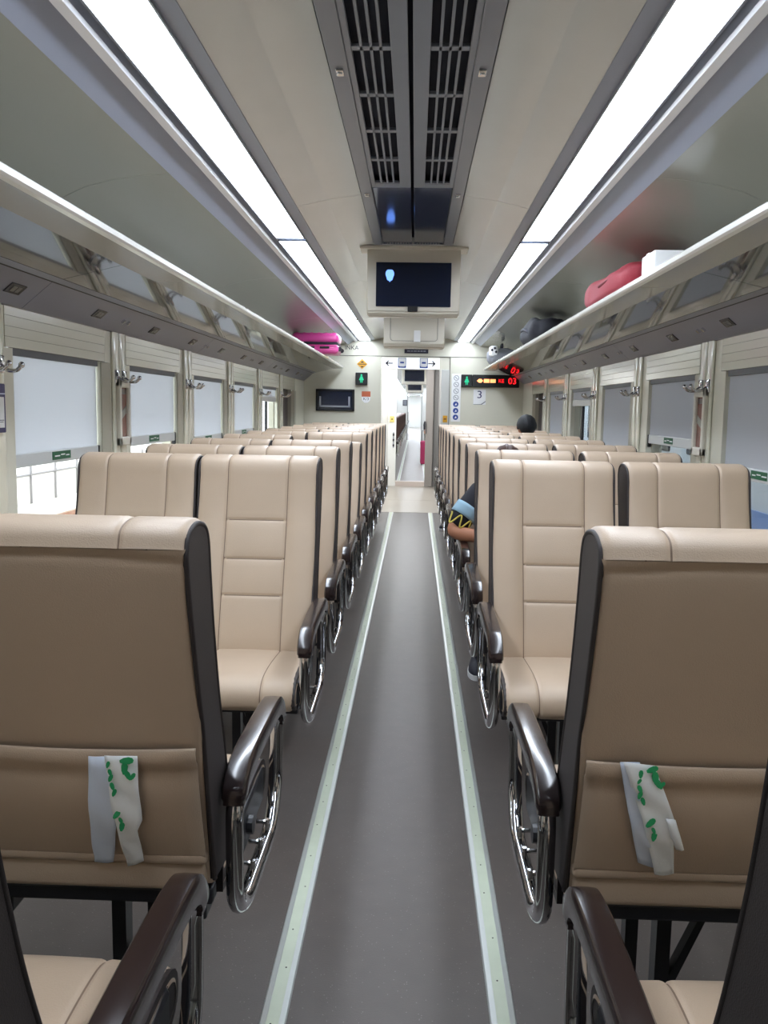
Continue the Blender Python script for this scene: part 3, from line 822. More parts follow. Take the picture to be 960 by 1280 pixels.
prism(bm, [(-.05, -.006), (.05, -.006), (.05, .004), (-.05, .004)], 'y', -.0075, -.006, 1); prism(bm, [(-.022, -.026), (.022, -.026), (0, -.045)], 'y', -.0075, -.006, 1); prism(bm, [(-.02, .016), (.026, .016), (.012, .034), (-.012, .030)], 'y', -.0075, -.006, 1)
fin('diamond_plate', bm, [YEL, INK], t)
def toilet_man(bm, cx, cz, s, y, mi):
    disc(bm, cx, cz+.042*s, y, .012*s, 12, .002, mi)
    prism(bm, [(cx-.012*s, cz+.028*s), (cx+.012*s, cz+.028*s), (cx+.032*s, cz-.022*s), (cx-.032*s, cz-.022*s)], 'y', y, y+.002, mi)
    for q in (-1, 1): prism(bm, [(cx+q*.003*s, cz-.022*s), (cx+q*.016*s, cz-.022*s), (cx+q*.015*s, cz-.055*s), (cx+q*.004*s, cz-.055*s)], 'y', y, y+.002, mi)
t = thing('toilet_lamp', 'black square lamp with green figure on the left end wall', 'sign', (-.646, YW, 1.670))
bm = B(); box(bm, -.074, .074, -.055, -.001, -.076, .076, .006); fin('lamp_box', bm, RUBBER, t)
bm = B(); toilet_man(bm, 0, .004, .95, -.0575, 0); fin('green_figure', bm, LEDG, t)
t = thing('class_sticker', 'small orange and white coach code sticker on the left end wall', 'sticker', (-.588, YW-.001, 1.444))
bm = B(); box(bm, -.055, .055, -.003, 0, .005, .072, mi=0); prism(bm, [(-.055, .005), (.055, .005), (.05, -.04), (.02, -.07), (-.02, -.07), (-.05, -.04)], 'y', -.003, 0, 1)
fin('sticker_sheet', bm, [ORANGE, WHITEM], t); text('code', 'K/3', .05, INK, t, (0, -.0038, -.022))
# right panel fittings
t = thing('icon_strip', 'tall white strip of seven round pictograms on the right end wall', 'sign', (.535, YW-.001, 1.455))
bm = B(); box(bm, -.058, .058, -.003, 0, -.295, .295, .001, 1); fin('strip_sheet', bm, WHITEM, t)
GREYI = mat('ink_grey', (130, 132, 140), .5)
for k in range(7):
    z = .245-k*.081; bm = B(); blue = k > 3
    if blue:
        disc(bm, 0, z, -.0042, .034, 20, .0012, 0); prism(bm, [(-.014, z-.016), (.016, z-.010), (.004, z+.016)], 'y', -.0052, -.0042, 1)
    else:
        ring(bm, 0, z, -.0042, .026, .033, 20, .0012, 0); prism(bm, [(-.018, z+.008), (-.012, z+.014), (.018, z-.012), (.012, z-.016)], 'y', -.0045, -.003, 0)
    fin('pictogram', bm, [INKB if blue else GREYI, WHITEM], t)
t = thing('led_display', 'black LED display reading 03 in red on the right end wall', 'display', (.952, YW, 1.668))
bm = B(); box(bm, -.358, -.222, -.045, -.001, -.077, .075, .005); box(bm, -.218, .358, -.052, -.001, -.077, .075, .005); fin('case', bm, RUBBER, t)
bm = B(); toilet_man(bm, -.29, .0, .95, -.0475, 0); fin('green_figure', bm, LEDG, t)
bm = B()
prism(bm, [(-.165, 0), (-.14, .022), (-.11, .022), (-.09, 0), (-.11, -.022), (-.14, -.022)], 'y', -.055, -.052); box(bm, -.08, -.012, -.055, -.052, -.022, .022); box(bm, -.002, .066, -.055, -.052, -.022, .022)
fin('amber_symbols', bm, LEDO, t)
text('red_letters', 'KE', .062, LEDR, t, (.135, -.0535, 0), sx=1.0)
text('red_number', '03', .105, LEDR, t, (.272, -.0535, -.002), sx=1.0)
t = thing('number_poster', 'white sheet with a dark blue number 3 under the LED display', 'sign', (.828, YW-.001, 1.467))
bm = B(); box(bm, -.077, .077, -.003, 0, -.093, .093); fin('sheet', bm, WHITEM, t)
text('number', '3', .13, NAVY, t, (0, -.0038, .028), sx=1.15)
bm = B(); prism(bm, [(-.075, -.088), (.02, -.085), (.075, -.045), (.075, -.06), (.03, -.092), (-.075, -.092)], 'y', -.004, -.003); fin('swoosh', bm, GREYI, t)
t = thing('orange_switch', 'small orange wall switch beside the doorway pocket', 'switch', (.405, YW-.01, 1.19))
bm = B(); box(bm, -.028, .028, -.010, -.001, -.042, .042, .003); fin('switch_plate', bm, YEL, t)
bm = B(); box(bm, -.016, .016, -.015, -.010, -.008, .008, .002); fin('push_button', bm, mat('switch_brown', (120, 70, 30), .4), t)

# --------------------------------------------------------------- vestibule and gangway
YV = 14.9
bm = B(); box(bm, -1.4, 1.4, YW, YV+.2, -.06, .0); box(bm, -.39, .34, YW-.0, YV, 0, .003); box(bm, -.38, .33, 12.6, 12.61, .003, .004); struct(fin('floor_vestibule', bm, PLATE))
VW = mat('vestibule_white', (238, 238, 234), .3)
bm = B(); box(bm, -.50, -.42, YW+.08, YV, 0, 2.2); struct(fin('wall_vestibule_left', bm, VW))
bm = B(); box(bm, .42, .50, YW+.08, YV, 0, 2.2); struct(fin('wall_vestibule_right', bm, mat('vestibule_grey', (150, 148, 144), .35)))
bm = B(); box(bm, -.5, .5, YW+.08, YV+1.1, 2.15, 2.2); struct(fin('ceiling_vestibule', bm, VW))
t = thing('vestibule_light', 'white ceiling panel light in the vestibule behind the doorway', 'ceiling light', (-.05, 13.0, 2.15))
bm = B(); box(bm, -.22, .22, -1.5, 1.5, -.02, 0, .004); fin('light_frame', bm, WHITEG, t)
bm = B(); box(bm, -.2, .2, -1.46, 1.46, -.028, -.0201); fin('diffuser', bm, LAMPV, t)
bm = B(); box(bm, -.42, -.285, YV, YV+.12, 0, 2.15); box(bm, -.285, .27, YV, YV+.12, 2.0, 2.15); struct(fin('wall_gangway', bm, VW))
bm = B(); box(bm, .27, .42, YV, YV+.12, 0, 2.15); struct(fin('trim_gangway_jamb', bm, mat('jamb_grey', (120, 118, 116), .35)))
t = thing('sliding_door', 'half open grey sliding door in the gangway opening', 'door', (.235, YV-.05, 0))
bm = B(); box(bm, -.028, .10, -.02, .02, .01, 1.99, .004); fin('door_leaf', bm, mat('door_grey', (140, 134, 130), .35), t)
bm = B(); box(bm, -.02, -.008, -.035, -.02, .9, 1.1, .003); fin('door_handle', bm, BLACKMETAL, t)
bm = B(); box(bm, -.285, .207, YV-.02, YV+.16, 0, .085, .006); struct(fin('trim_threshold', bm, PINKISH))
t = thing('door_button_box', 'small yellow button box on the white wall left of the gangway', 'switch', (-.355, YV+.002, 1.13))
bm = B(); box(bm, -.038, .038, -.02, -.001, -.05, .05, .004); fin('button_case', bm, mat('pale_yellow', (232, 214, 130), .4), t)
bm = B(); cyl(bm, (0, -.022, 0), 'y', .014, .008, 12); fin('push_button', bm, mat('olive', (130, 110, 30), .4), t)
t = thing('door_latch', 'slim vertical dark latch on the white wall left of the gangway', 'latch', (-.325, YV+.002, .78))
bm = B(); box(bm, -.012, .012, -.012, -.001, -.13, .13, .003); fin('latch_plate', bm, ALU, t)
bm = B(); [box(bm, -.014, .014, -.02, -.012, z-.02, z+.02, .002) for z in (-.09, 0, .09)]; fin('latch_bolt', bm, BLACKMETAL, t)
# gangway + next coach
YN, YE = 16.0, 37.
bm = B(); box(bm, -.6, .6, YV+.12, YN, -.05, .0); struct(fin('floor_gangway', bm, PLATE))
bm = B()
for s in (-1, 1): box(bm, *sorted((s*.45, s*.55)), YV+.12, YN, 0, 2.15)
struct(fin('wall_gangway_bellows', bm, mat('bellows', (205, 203, 198), .6)))
NFLOOR = mat('next_coach_floor', (150, 142, 136), .4, var=.06)
bm = B(); box(bm, -1.44, 1.44, YN, YE, -.06, 0); struct(fin('floor_next_coach', bm, NFLOOR))
bm = B()
for s in (-1, 1): box(bm, *sorted((s*1.36, s*1.44)), YN, YE, 0, 2.3)
struct(fin('wall_next_coach', bm, CREAM))
bm = B(); box(bm, -1.44, 1.44, YN, YE, 2.2, 2.3); struct(fin('ceiling_next_coach', bm, CEIL))
bm = B(); box(bm, -1.4, -.45, YN, YN+.05, 0, 2.2); box(bm, .45, 1.4, YN, YN+.05, 0, 2.2); struct(fin('wall_next_coach_front', bm, CREAM))
bm = B(); box(bm, -1.4, -.27, YE, YE+.1, 0, 2.2); box(bm, .30, 1.4, YE, YE+.1, 0, 2.2); box(bm, -.27, .30, YE, YE+.1, 1.95, 2.2); struct(fin('wall_next_coach_end', bm, VW))
YF = 62.
bm = B()
for x in (-.29, .30): box(bm, x-.02, x+.02, YE-.02, YE+.12, 0, 1.97, .003)
box(bm, -.31, .32, YE-.02, YE+.12, 1.95, 1.99, .003); struct(fin('trim_next_door', bm, mat('jamb_light', (168, 166, 162), .35)))
bm = B(); box(bm, -1.4, 1.4, YE, YF, -.05, .0); struct(fin('floor_third_coach', bm, NFLOOR))
bm = B(); box(bm, -1.4, 1.4, YE, YF, 2.2, 2.3); struct(fin('ceiling_third_coach', bm, CEIL))
bm = B(); box(bm, -1.4, -1.3, YE+.1, YF, 0, 2.2); struct(fin('wall_third_coach_left', bm, VW))
bm = B(); box(bm, 1.3, 1.4, YE+.1, YF, 0, 2.2); struct(fin('wall_third_coach_right', bm, VW))
bm = B(); box(bm, -1.4, 1.4, YF, YF+.1, 0, 2.2); struct(fin('wall_third_coach_end', bm, VW))
for s, nm in ((-1, 'left'), (1, 'right')):
    t = thing('third_coach_light', 'tiny strip light two coaches away, %s side, through the doorway' % nm, 'ceiling light', (s*.5, 50, 2.1985))
    bm = B(); box(bm, -.09, .09, -11, 11, -.012, 0); fin('diffuser', bm, LAMP, t)
for s in (-1, 1):
    nm = 'left' if s < 0 else 'right'
    t = thing('next_coach_light', 'bright strip light seen through the doorway, %s side of the next coach' % nm, 'ceiling light', (s*.6, 26.5, 2.19))
    bm = B(); box(bm, -.07, .07, -10.4, 10.4, -.012, .0); fin('diffuser', bm, LAMP, t)
    bm = B()
    for q in (-1, 1): box(bm, *sorted((q*.071, q*.085)), -10.4, 10.4, -.016, .005)
    fin('light_frame', bm, ALU, t)
    t = thing('next_coach_strip', 'pale floor strip on the %s of the aisle in the next coach' % nm, 'floor strip', (s*.25, 26.5, 0))
    bm = B(); box(bm, -.028, .028, -10.4, 10.4, .0, .004); fin('strip_profile', bm, WHITEM, t)
    bm = B(); box(bm, -.014, .014, -10.4, 10.4, .004, .0055); fin('luminous_insert', bm, STRIPC, t)
    t = thing('next_coach_rack', 'luggage rack on the %s wall of the next coach' % nm, 'luggage rack', (s*1.1, 26.5, 1.8))
    bm = B(); box(bm, -.22, .22, -10.4, 10.4, -.03, 0, .004); fin('shelf', bm, RACKB, t)
    bm = B(); box(bm, *sorted((-s*.22, -s*.235)), -10.4, 10.4, -.035, .025, .004); fin('front_lip', bm, LIPM, t)
for y, lab in ((19.0, 'dark ceiling screen seen through the doorway, first in the next coach'), (28.0, 'smaller dark ceiling screen seen through the doorway beyond the first')):
    t = thing('far_screen', lab, 'screen', (0, y, 2.19))
    bm = B(); box(bm, -.27, .27, -.03, .08, -.37, 0, .015); fin('housing', bm, TVB, t)
    bm = B(); box(bm, -.21, .21, -.038, -.03, -.30, -.06, .003); fin('screen', bm, SCREEN, t)
# brown seats of the next coach (turned away from the camera)
BL = make_seat('brown_train_seat', -1, BROWNL, True, True); BR = make_seat('brown_train_seat', 1, BROWNL, True, True)
nl = ['first', 'second', 'third', 'fourth', 'fifth', 'sixth', 'seventh', 'eighth', 'ninth', 'tenth', 'eleventh', 'twelfth', 'thirteenth', 'fourteenth', 'fifteenth', 'sixteenth']
for k in range(16):
    y = 17.6+1.2*k
    put(BL, (-.55, y, 0), PI, 'dark brown seat seen through the doorway, %s one along the left of the next coach' % nl[k], 'brown seats of the next coach')
for k in range(3):
    put(BR, (.55, 22.2+.9*k, 0), PI, 'dark brown seat seen through the doorway, %s one along the right of the next coach' % nl[k], 'brown seats of the next coach')
for k in range(4):
    put(BL, (-.55, 41.5+2.2*k, 0), PI, 'tiny dark brown seat two coaches away through both doorways, %s one' % nl[k], 'brown seats two coaches away')
# posters on the next coach's far wall
t = thing('far_notice', 'small dark framed notice on the far wall seen through the doorway', 'sign', (-.40, YE-.002, 1.55))
bm = B(); box(bm, -.09, .09, -.02, 0, -.12, .12, .004); fin('notice_frame', bm, RUBBER, t)
bm = B(); box(bm, -.07, .07, -.024, -.02, -.1, .1); fin('notice_sheet', bm, GREYI, t)
# pink trolley bag
def suitcase(name, label, cat, loc, sx_, sy_, sz_, m, vertical=False):
    t = thing(name, label, cat, loc)
    bm = B(); box(bm, -sx_/2, sx_/2, -sy_/2, sy_/2, 0.012, sz_, min(sx_, sy_, sz_)*.18, 4); fin('shell', bm, m, t, True, 50)
    return t
t = suitcase('trolley_bag', 'magenta trolley bag standing in the aisle beyond the doorway', 'bag', (.27, 21.0, 0), .20, .30, .56, MAGENTA)
bm = B(); tube(bm, round_path([(-.06, .05, .55), (-.06, .05, .80), (.06, .05, .80), (.06, .05, .55)], .02, 4, False), .008, 8); fin('pull_handle', bm, GREYC, t, True)
for s in (-1, 1): bm = B(); cyl(bm, (s*.07, 0, .022), 'x', .022, .02, 12); fin('wheel', bm, RUBBER, t, True, 40)

# --------------------------------------------------------------- luggage on the racks
ZR = 1.823
t = thing('pink_suitcase', 'glossy pink hard suitcase lying across the left rack near the end wall', 'suitcase', (-.950, 8.78, ZR)); t.scale = (.94, 1, 1)
bm = B(); box(bm, -.24, .24, -.19, .19, 0, .092, .035, 4); box(bm, -.24, .24, -.19, .19, .106, .200, .035, 4)
for k in range(5): 
    z = .020+k*.015
    box(bm, -.225, .225, -.193, -.187, z, z+.006, .002, 1)
for k in range(6): box(bm, -.20+k*.075, -.175+k*.075, -.17, .17, .196, .203, .003, 1)
fin('shell', bm, PINK, t, True, 40)
bm = B(); box(bm, -.235, .235, -.186, .186, .086, .112, .01, 2); fin('zip_band', bm, BLACKC, t)
for x in (-.05, .10): bm = B(); box(bm, x-.05, x+.05, -.204, -.188, .050, .072, .008, 3); fin('carry_handle', bm, RUBBER, t, True, 40)
for y in (-.13, .13):
    bm = B(); cyl(bm, (.25, y, .05), 'y', .022, .02, 12); box(bm, .225, .25, y-.014, y+.014, .03, .07, .003); fin('wheel', bm, RUBBER, t, True, 40)
def lumpy(name, label, cat, loc, dims, m, seed, sq=.55, amp=.06, flat=True):
    t = thing(name, label, cat, loc)
    rnd = random.Random(seed); ph = [rnd.uniform(0, 6.28) for _ in range(6)]
    bm = B(); bmesh.ops.create_uvsphere(bm, u_segments=32, v_segments=20, radius=1.)
    for v in bm.verts:
        c = v.co; f = lambda q: math.copysign(abs(q)**sq, q)
        a = 1+amp*(math.sin(5*c.x+ph[0])*math.sin(4*c.y+ph[1])+.6*math.sin(9*c.y+ph[2]+3*c.z)+.4*math.sin(11*c.x+ph[3]-5*c.z))
        v.co = Vector((f(c.x)*dims[0]*a, f(c.y)*dims[1]*a, max(0, (f(c.z)*.5+.5)*dims[2]*a)))
    fin('body', bm, m, t, True)
    return t
t = lumpy('red_bag', 'red soft bag lying on the right luggage rack', 'bag', (1.045, 4.40, ZR), (.135, .52, .150), REDC, 3)
bm = B(); tube(bm, round_path([(-.04, -.30, .12), (-.12, -.22, .10), (-.13, .05, .09), (-.05, .14, .13)], .06, 5, False), .009, 8, flat=1.6); fin('strap', bm, mat('dark_red', (112, 22, 38), .7), t, True)
bm = B(); tube(bm, [(-.01, y, .137+.004*math.sin(y*9)) for y in [-.42+.06*k for k in range(15)]], .004, 6); fin('zip', bm, BLACKC, t, True)
t = thing('white_box', 'white carton beside the red bag on the right luggage rack', 'box', (.98, 3.46, ZR))
bm = B(); box(bm, -.08, .08, -.09, .09, 0, .085, .006); fin('carton', bm, WHITEM, t)
bm = B(); box(bm, -.082, .082, -.02, .02, .001, .0865, .001, 1); fin('tape', bm, mat('tape_grey', (205, 205, 200), .3), t)
t = lumpy('dark_backpack', 'bulky black backpack on the right luggage rack', 'bag', (1.03, 7.2, ZR), (.15, .50, .20), BLACKC, 8, .7)
bm = B(); tube(bm, round_path([(-.10, -.35, .05), (-.15, -.15, .12), (-.14, .12, .13), (-.08, .3, .08)], .06, 5, False), .012, 8, flat=1.8); fin('strap', bm, mat('strap_grey', (58, 58, 66), .8), t, True)
t = lumpy('grey_bag', 'grey and white travel bag at the far end of the right rack', 'bag', (1.0, 10.2, ZR), (.15, .24, .17), GREYC, 5, .5)
bm = B(); box(bm, -.155, -.06, -.25, -.10, .08, .20, .03, 3); fin('white_pouch', bm, WHITEM, t, True, 50)
bm = B(); [bmesh.ops.create_uvsphere(bm, u_segments=8, v_segments=6, radius=.014, matrix=Matrix.Translation((x, -.248, z))) for x, z in ((-.13, .15), (-.10, .17), (-.085, .13))]; fin('spots', bm, INK, t)
bm = B(); tube(bm, round_path([(.0, -.1, .18), (.0, -.08, .23), (.0, .08, .23), (.0, .1, .18)], .04, 5, False), .01, 8); fin('carry_handle', bm, BLACKC, t, True)

# --------------------------------------------------------------- people
def skin_chain(name, verts, edges, m, parent=None, sub=2, root=0):
    me = bpy.data.meshes.new(name); me.from_pydata([v[:3] for v in verts], edges, []); me.materials.append(m)
    o = bpy.data.objects.new(name, me); COL.objects.link(o)
    if parent is not None: o.parent = parent
    md = o.modifiers.new('skin', 'SKIN'); md.use_smooth_shade = True
    sv = me.skin_vertices[0].data
    for k, v in enumerate(verts):
        r = v[3]; sv[k].radius = r if isinstance(r, tuple) else (r, r); sv[k].use_root = (k == root)
    s = o.modifiers.new('sub', 'SUBSURF'); s.levels = sub; s.render_levels = sub
    # bake the modifiers into one plain mesh
    dg = bpy.context.evaluated_depsgraph_get(); dg.update()
    nm = bpy.data.meshes.new_from_object(o.evaluated_get(dg)); nm.name = name
    o.modifiers.clear(); o.data = nm
    if not nm.materials: nm.materials.append(m)
    for p in nm.polygons: p.use_smooth = True
    return o
def hand(V, E, wrist_idx, wrist, dirv, palm_n, thumb_side):
    """palm with five unequal curled fingers, appended to the skeleton"""
    d = Vector(dirv).normalized(); n = Vector(palm_n).normalized(); s = d.cross(n).normalized()*thumb_side
    w = Vector(wrist); b = len(V)
    p1 = w+d*.045; V.append((*p1, (.030, .016))); E.append((wrist_idx, b))
    lens = (.068, .078, .072, .056)
    for k, L in enumerate(lens):
        off = s*(.030-.020*k)
        a = p1+d*.040+off; q1 = a+d*L*.45+n*.006; q2 = q1+d*L*.32+n*.018; q3 = q2+d*L*.16+n*.024
        i = len(V); V += [(*a, .0095), (*q1, .0088), (*q2, .0080), (*q3, .0068)]; E += [(b, i), (i, i+1), (i+1, i+2), (i+2, i+3)]
    a = w+d*.022+s*.030; q1 = a+d*.030+s*.020+n*.012; q2 = q1+d*.028+s*.004+n*.016
    i = len(V); V += [(*a, .0115), (*q1, .0100), (*q2, .0085)]; E += [(b, i), (i, i+1), (i+1, i+2)]
def head_mesh(bm, c, r, face, up):
    """egg-shaped head with nose, brow, mouth and ears, looking along face"""
    f = Vector(face).normalized(); u = Vector(up); u = (u-f*u.dot(f)).normalized(); s = f.cross(u)
    g = bmesh.ops.create_uvsphere(bm, u_segments=28, v_segments=22, radius=1.)
    for v in g['verts']:
        x, y, z = v.co    # y = face direction, z = up
        jaw = 1-.22*max(0, -z)**1.3
        X, Yy, Z = x*.78*jaw, y*.95*(1-.06*max(0, -z)), z*1.18
        if y > 0:
            Yy += .17*math.exp(-((x/.13)**2+((z+.10)/.17)**2))          # nose
            Yy -= .06*math.exp(-(((abs(x)-.30)/.16)**2+((z-.10)/.12)**2))  # eye sockets
            Yy += .05*math.exp(-((x/.22)**2+((z+.46)/.07)**2))          # lips
            Yy -= .03*math.exp(-((x/.25)**2+((z+.58)/.05)**2))
        v.co = Vector(c)+(s*X+f*Yy+u*Z)*r
    for q in (-1, 1):
        p = Vector(c)+(s*q*.80+u*-.05)*r
        M = Matrix.Translation(p) @ Matrix((( *s, 0), (*f, 0), (*u, 0), (0, 0, 0, 1))).transposed()
        bmesh.ops.create_uvsphere(bm, u_segments=10, v_segments=8, radius=1., matrix=M @ Matrix.Diagonal((.07*r, .16*r, .27*r, 1)))
    return f, u, s
def person(name, label, J, shirt, trous, hair, face, up=(0, 0, 1), hr=.098, long_hair=.0):
    """J: joints in world space"""
    hip, ch, nk, hd = (Vector(J[k]) for k in ('hip', 'chest', 'neck', 'head'))
    t = thing(name, label, 'person', (hip.x, hip.y, 0)); O = Vector((hip.x, hip.y, 0))
    R = lambda p: tuple(Vector(p)-O)
    V = [(*R(hip), (.14, .11)), (*R(hip.lerp(ch, .5)), (.135, .10)), (*R(ch), (.15, .105)), (*R(nk), .052), (*R(nk.lerp(hd, .6)), .05)]
    E = [(0, 1), (1, 2), (2, 3), (3, 4)]
    for s in ('r', 'l'):
        i = len(V); V += [(*R(J[s+'sh']), .058), (*R(J[s+'el']), .042), (*R(Vector(J[s+'el']).lerp(Vector(J[s+'wr']), .35)), .041), (*R(J[s+'wr']), .027)]
        E += [(2, i), (i, i+1), (i+1, i+2), (i+2, i+3)]
        d = Vector(J[s+'hd'])
        hand(V, E, i+3, R(J[s+'wr']), d, J.get(s+'pn', (0, 0, -1)), 1 if s == 'r' else -1)
        i = len(V); V += [(*R(J[s+'hp']), .088), (*R(J[s+'kn']), .058), (*R(Vector(J[s+'kn']).lerp(Vector(J[s+'an']), .35)), .055), (*R(J[s+'an']), .036)]
        E += [(0, i), (i, i+1), (i+1, i+2), (i+2, i+3)]
    body = skin_chain('body', V, E, SKIN, t)
    bm = B(); f, u, s_ = head_mesh(bm, R(hd), hr, face, up)
    h = fin('head', bm, SKIN, t, True)
    bm2 = bmesh.new(); bm2.from_mesh(body.data); bm2.from_mesh(h.data); bm2.to_mesh(body.data); bm2.free(); bpy.data.objects.remove(h)
    for p in body.data.polygons: p.use_smooth = True
    bm = B()
    for q in (-1, 1): bmesh.ops.create_uvsphere(bm, u_segments=10, v_segments=8, radius=.013, matrix=Matrix.Translation(Vector(R(hd))+(s_*q*.30+f*.80+u*.10)*hr))
    fin('eyes', bm, EYE, t, True)
    # hair cap
    bm = B(); g = bmesh.ops.create_uvsphere(bm, u_segments=28, v_segments=20, radius=1.)
    for v in g['verts']:
        x, y, z = v.co; cut = .42 if y > .35 else (-.1 if y > -.1 else -.55-long_hair)
        k = 1.09+.02*math.sin(18*x+7*z)
        zz = max(z, cut-.02)
        if z < cut: k = .86
        v.co = Vector(R(hd))+(s_*x*.80+f*(y*.95-.02)+u*zz*1.18)*hr*k
    fin('hair', bm, hair, t, True)
    # clothes: slightly larger shells over the same skeleton
    V = [(*R(hip+Vector((0, 0, .02))), (.152, .122)), (*R(hip.lerp(ch, .5)), (.150, .114)), (*R(ch), (.163, .118)), (*R(ch.lerp(nk, .75)), (.072, .066))]
    E = [(0, 1), (1, 2), (2, 3)]
    for s in ('r', 'l'):
        i = len(V); sh, el = Vector(J[s+'sh']), Vector(J[s+'el'])
        fr = J.get('sleeve', .8)
        V += [(*R(sh), .074), (*R(sh.lerp(el, fr*.55)), .068), (*R(sh.lerp(el, fr)), .066)]; E += [(2, i), (i, i+1), (i+1, i+2)]
    sh = skin_chain('t_shirt', V, E, shirt, t)
    V = [(*R(hip+Vector((0, 0, -.01))), (.156, .118))]; E = []
    for s in ('r', 'l'):
        i = len(V); kn, an = Vector(J[s+'kn']), Vector(J[s+'an'])
        V += [(*R(J[s+'hp']), .100), (*R(kn), .071), (*R(kn.lerp(an, .5)), .064), (*R(kn.lerp(an, .99)), .052)]; E += [(0, i), (i, i+1), (i+1, i+2), (i+2, i+3)]
    skin_chain('trousers', V, E, trous, t)
    for s in ('r', 'l'):
        an = Vector(R(J[s+'an'])); td = Vector(J.get(s+'toe', (0, -1, 0))).normalized()
        shoe(t, Vector((an.x, an.y, 0)), td)
    return t, R, sh
def shoe(t, a, td):
    M = Matrix.Translation(a) @ Matrix.Rotation(math.atan2(td.y, td.x)-PI/2, 4, 'Z')
    bm = B(); g = bmesh.ops.create_uvsphere(bm, u_segments=20, v_segments=14, radius=1.)
    for v in g['verts']:
        x, y, z = v.co
        hgt = .045 if y > .1 else .045+.045*min(1, (.1-y)/.6)
        v.co = Vector((x*.046*(1+.1*y), .06+y*.135, .024+max(0, z)*hgt if z > 0 else .024+z*.004))
    bm.transform(M); up_ = fin('shoe', bm, SHOEM, t, True)
    bm = B(); n = 24
    prism(bm, [(.049*math.cos(2*PI*k/n)*(1+.1*math.sin(2*PI*k/n)), .06+.139*math.sin(2*PI*k/n)) for k in range(n)], 'z', .001, .026); bm.transform(M); fin('sole', bm, WHITEM, up_)['label'] = 'white sole'
# passenger leaning into the aisle (third facing row, right aisle seat)
J = dict(hip=(.56, 4.40, .565), chest=(.50, 4.43, .84), neck=(.485, 4.40, .945), head=(.487, 4.35, 1.022),
         rsh=(.355, 4.42, .885), rel=(.222, 4.36, .700), rwr=(.40, 4.23, .695), rhd=(.9, -.35, 0.0), rpn=(0, .2, -1),
         lsh=(.64, 4.42, .89), lel=(.685, 4.36, .66), lwr=(.60, 4.17, .66), lhd=(-.9, -.3, .0), lpn=(0, .2, -1),
         rhp=(.47, 4.36, .56), rkn=(.43, 4.01, .53), ran=(.375, 4.36, .085), rtoe=(-.1, -1, 0),
         lhp=(.65, 4.36, .56), lkn=(.68, 4.01, .53), lan=(.68, 4.22, .085), sleeve=.92)
t, R, sh = person('person', 'seated person with brown hair in a dark patterned shirt, elbow out in the aisle', J, SHIRT, TROUS, HAIRB, (-.1, -1, -.35))
# light blue patch and yellow scribble on the sleeve
a, b_ = Vector(R(J['rsh'])), Vector(R(J['rel']))
ax = (b_-a).normalized(); vn = Vector((0, -1, 0)); vn = (vn-ax*vn.dot(ax)).normalized(); sd = ax.cross(vn)
def band(t0, t1, a0, a1, r, m, nm, n=10):
    bm = B(); rows = []
    for i in range(5):
        q = a.lerp(b_, t0+(t1-t0)*i/4); rows.append([])
        for k in range(n+1):
            an = math.radians(a0+(a1-a0)*k/n); rows[-1].append(bm.verts.new(q+(vn*math.cos(an)+sd*math.sin(an))*r))
    for p, q in zip(rows[:-1], rows[1:]):
        for k in range(n): bm.faces.new((p[k], p[k+1], q[k+1], q[k]))
    o = fin(nm, bm, m, t, True); md = o.modifiers.new('thick', 'SOLIDIFY'); md.thickness = .003; md.offset = 0; return o
band(.34, .60, -75, 75, .071, SHIRTL, 'sleeve_panel')['label'] = 'light blue sleeve panel'
bm = B(); pts = []
for k in range(40):
    tt_ = .70+.12*math.sin(k*.45)+.002*k; an = math.radians(-70+k*3.4); q = a.lerp(b_, tt_); pts.append(q+(vn*math.cos(an)+sd*math.sin(an))*.070)
tube(bm, pts, .0042, 6); fin('sleeve_scribble', bm, SHIRTY, t, True)['label'] = 'yellow scribble on the sleeve'
bm = B(); w_ = Vector(R(J['rwr'])); e_ = Vector(R(J['rel'])); dd = (w_-e_).normalized(); c_ = e_.lerp(w_, .86); s1 = dd.cross(Vector((0, 0, 1))).normalized(); s2 = s1.cross(dd)
tube(bm, [c_+(s1*math.cos(2*PI*k/16)+s2*math.sin(2*PI*k/16))*.034 for k in range(16)], .006, 6, True); fin('bracelet', bm, BLACKC, t, True)
# passenger far behind with black hair (window seat, seventh row)
yk = R0+PITCH*6
J = dict(hip=(.985, yk-.38, .565), chest=(.985, yk-.28, .90), neck=(.985, yk-.25, 1.06), head=(.985, yk-.30, 1.175),
         rsh=(.835, yk-.28, .97), rel=(.80, yk-.36, .72), rwr=(.90, yk-.56, .66), rhd=(.3, -1, 0), rpn=(0, .1, -1),
         lsh=(1.135, yk-.28, .97), lel=(1.17, yk-.36, .72), lwr=(1.07, yk-.56, .66), lhd=(-.3, -1, 0), lpn=(0, .1, -1),
         rhp=(.90, yk-.42, .56), rkn=(.88, yk-.80, .53), ran=(.88, yk-.72, .085), lhp=(1.07, yk-.42, .56), lkn=(1.09, yk-.80, .53), lan=(1.09, yk-.72, .085))
person('person', 'black-haired person of whom only the bowed head shows above the far right seats', J, SHIRT, TROUS, HAIRK, (.05, -.25, -1), up=(0, -1, 0))
